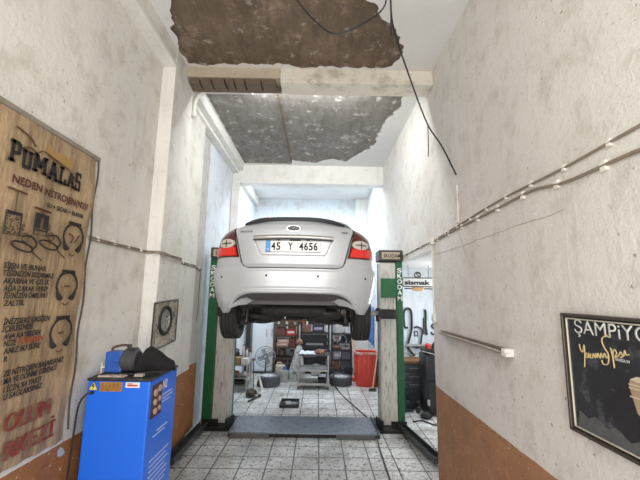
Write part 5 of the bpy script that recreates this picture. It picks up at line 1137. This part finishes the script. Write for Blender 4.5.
def cloth(u, v, o):
    z = 1.86-.92*v; w = interp([(0, .05), (.15, .16), (.5, .20), (.8, .22), (1, .12)], v); y = 9.55+(u*2-1)*.12; x = 1.44-(u*2-1)*0-w*(.35+.65*u)*.9+.025*math.sin(u*9+v*3)
    return Vector((x+.06-o*.2, y-o, z+.10*v*(u-.5)))
b.grid(lambda u, v: cloth(u, v, 0), 14, 14, lambda u, v: cloth(u, v, -.03)); b.build('jacket', M('overall_blue', (.07, .20, .55), .8, 0, .2, 7), ov, smooth_=60)
b = MB(); b.cyl((1.5, 9.55, 1.87), (1.42, 9.55, 1.88), .01, n=8); b.build('hook', STEEL, ov)
b = MB(); b.lathe([(0, 0), (.06, 0), (.075, .10), (.03, .13), (.02, .2), (0, .2)], (.98, 9.42, .0), 'Z', 14)
for v in b.bm.verts: v.co.z += 0
tag(b.build('red_funnel', M('funnel_red', (.6, .07, .05), .5)), 'small red funnel standing on the floor left of the red bin', 'funnel')
# on the floor in front
dt = thing('drip_tray', 'black metal tray with pale bits on the floor between the lift and the trolley', 'tray', (-.52, 7.45, 0))
b = MB(); b.bb(-.72, -.34, 7.25, 7.68, 0, .015); 
for (a0, a1, c0, c1) in ((-.72, -.70, 7.25, 7.68), (-.36, -.34, 7.25, 7.68), (-.72, -.34, 7.25, 7.27), (-.72, -.34, 7.66, 7.68)): b.bb(a0, a1, c0, c1, 0, .055, .004)
b.build('tray', BLACKPL, dt)
b = MB(); b.box((-.55, 7.45, .03), (.14, .2, .03), (0, 0, .3), .008); b.box((-.43, 7.42, .03), (.08, .12, .03), (0, 0, -.4), .008); b.build('filter_parts', GREYMET, dt)
b = MB(); b.tube(smooth([Vector(p) for p in ((.43, 9.0, .014), (.484, 8.6, .014), (.617, 7.93, .014), (.863, 6.98, .014), (.96, 6.60, .02), (.965, 6.52, .09), (.97, 6.1, .092), (.965, 5.82, .09), (.94, 5.72, .03), (.925, 5.4, .014), (.912, 4.96, .014), (.90, 4.58, .014), (.88, 4.2, .014))], 6), .010, 8); tag(b.build('floor_cable', M('cable_dark', (.05, .042, .035), .6)), 'dark cable running over the floor tiles and across the lift base plate', 'cable')

# more clutter of the back shop
def jerrycan(name, label, x, y, z, w, d, h, mat, rz=0):
    t = thing(name, label, 'canister', (x, y, z+.002))
    b = MB(); b.box((0, 0, h*.42), (w, d, h*.84), None, .025, 3); b.cyl((w*.3, 0, h*.84), (w*.3, 0, h*.92), .028, n=12); b.build('body', mat, t, local=True, smooth_=35)
    b = MB(); b.cyl((w*.3, 0, h*.92), (w*.3, 0, h), .034, n=12); b.build('cap', BLACKPL, t, local=True)
    b = MB(); b.tube(smooth([Vector(p) for p in ((-w*.38, 0, h*.82), (-w*.36, 0, h*.96), (0, 0, h*.98), (w*.1, 0, h*.82))], 5), .014, 8); b.build('handle', mat, t, local=True, smooth_=True)
    t.rotation_euler = (0, 0, rz)
jerrycan('jerrycan', 'yellowish white plastic jerrycan on the floor between fan and brown rack', -.98, 9.86, 0, .26, .18, .36, M('can_yellow', (.55, .50, .36), .5, 0, .2, 8), .3)
jerrycan('jerrycan', 'small blue jerrycan on the floor in front of the brown rack', -.80, 9.62, 0, .2, .15, .28, M('can_blue', (.04, .10, .30), .5, 0, .2, 8), -.2)
jerrycan('jerrycan', 'black jerrycan on the floor left of the rear spare wheel by the right rack', .36, 9.72, 0, .22, .16, .34, M('can_black', (.03, .03, .03), .5), .1)
def bucket(name, label, x, y, r, h, mat):
    t = thing(name, label, 'bucket', (x, y, .002))
    b = MB(); b.lathe([(0, 0), (r*.8, 0), (r, h), (r*1.05, h), (r*1.05, h-.02), (r*.97, h-.02), (r*.77, .012), (0, .012)], (0, 0, 0), 'Z', 26); b.build('body', mat, t, local=True, smooth_=35)
    b = MB(); b.tube([Vector((r*1.05*math.cos(a), -.55*r*math.sin(a), h-.02-.6*r*math.sin(a)+.02)) for a in [PI*i/14 for i in range(15)]], .005, 6); b.build('handle', STEEL, t, local=True)
bucket('bucket', 'dirty white bucket on the floor beside the speckled sack', -.83, 9.28, .12, .26, M('bucket_white', (.55, .54, .50), .5, 0, .2, 9, (.2, .16, .12), .4))
bucket('bucket', 'black bucket on the floor behind the right spare wheel', .82, 9.62, .13, .28, M('bucket_black', (.035, .035, .04), .5))
for k, (x, r, h, c, w) in enumerate(((-1.12, .05, .12, (.5, .42, .12), 'yellow'), (-1.0, .045, .15, (.5, .5, .5), 'silver'), (-.9, .05, .10, (.10, .16, .35), 'blue'), (-.66, .045, .13, (.45, .08, .05), 'red'))):
    can('paint_can', '%s paint can on the topmost shelf of the brown left rack' % w, 'can', x, 10.25, 1.70, r, h, c)
for k, (x, h, c, w) in enumerate(((-.40, .18, (.5, .1, .06), 'red'), (-.30, .14, (.62, .6, .55), 'white'), (.16, .16, (.1, .1, .12), 'black'))):
    bottle('grease_bottle', '%s grease bottle standing on the brown box of the middle rack' % w if k < 2 else 'black grease bottle on top of the charger of the middle rack', 'bottle', x+(.0 if k < 2 else -.05), 10.36, 1.322, .03, h, c)
b = MB(); b.tube([Vector((.68+(.13+.012*math.sin(i*.5))*math.cos(i*.35), 10.03-.02*math.sin(i*.8), .93+(.16)*math.sin(i*.35))) for i in range(60)], .012, 6); tag(b.build('coiled_hose', M('hose_grey', (.16, .155, .15), .6)), 'grey coiled hose hanging on the front of the right rack', 'hose')
b = MB(); b.tube(smooth([Vector(p) for p in ((-.52, 10.08, 1.30), (-.50, 10.06, 1.0), (-.54, 10.07, .7), (-.50, 10.06, .5), (-.52, 10.07, .25))], 5), .012, 7); tag(b.build('yellow_hose', M('hose_yellow', (.45, .33, .10), .6)), 'yellowish hose hanging between the left and the middle rack', 'hose')
b = MB(); b.lathe([(.06, -.02), (.15, -.02), (.155, 0), (.15, .02), (.06, .02), (.06, -.02)], (0, 0, 0), 'Y', 28, rot=(R_(-12), 0, 0))
for v in b.bm.verts: v.co += Vector((-.02, 9.98, .165))
tag(b.build('brake_rotor', GREYMET, None, smooth_=35), 'grey brake rotor leaning on the lower front of the middle rack', 'brake rotor')
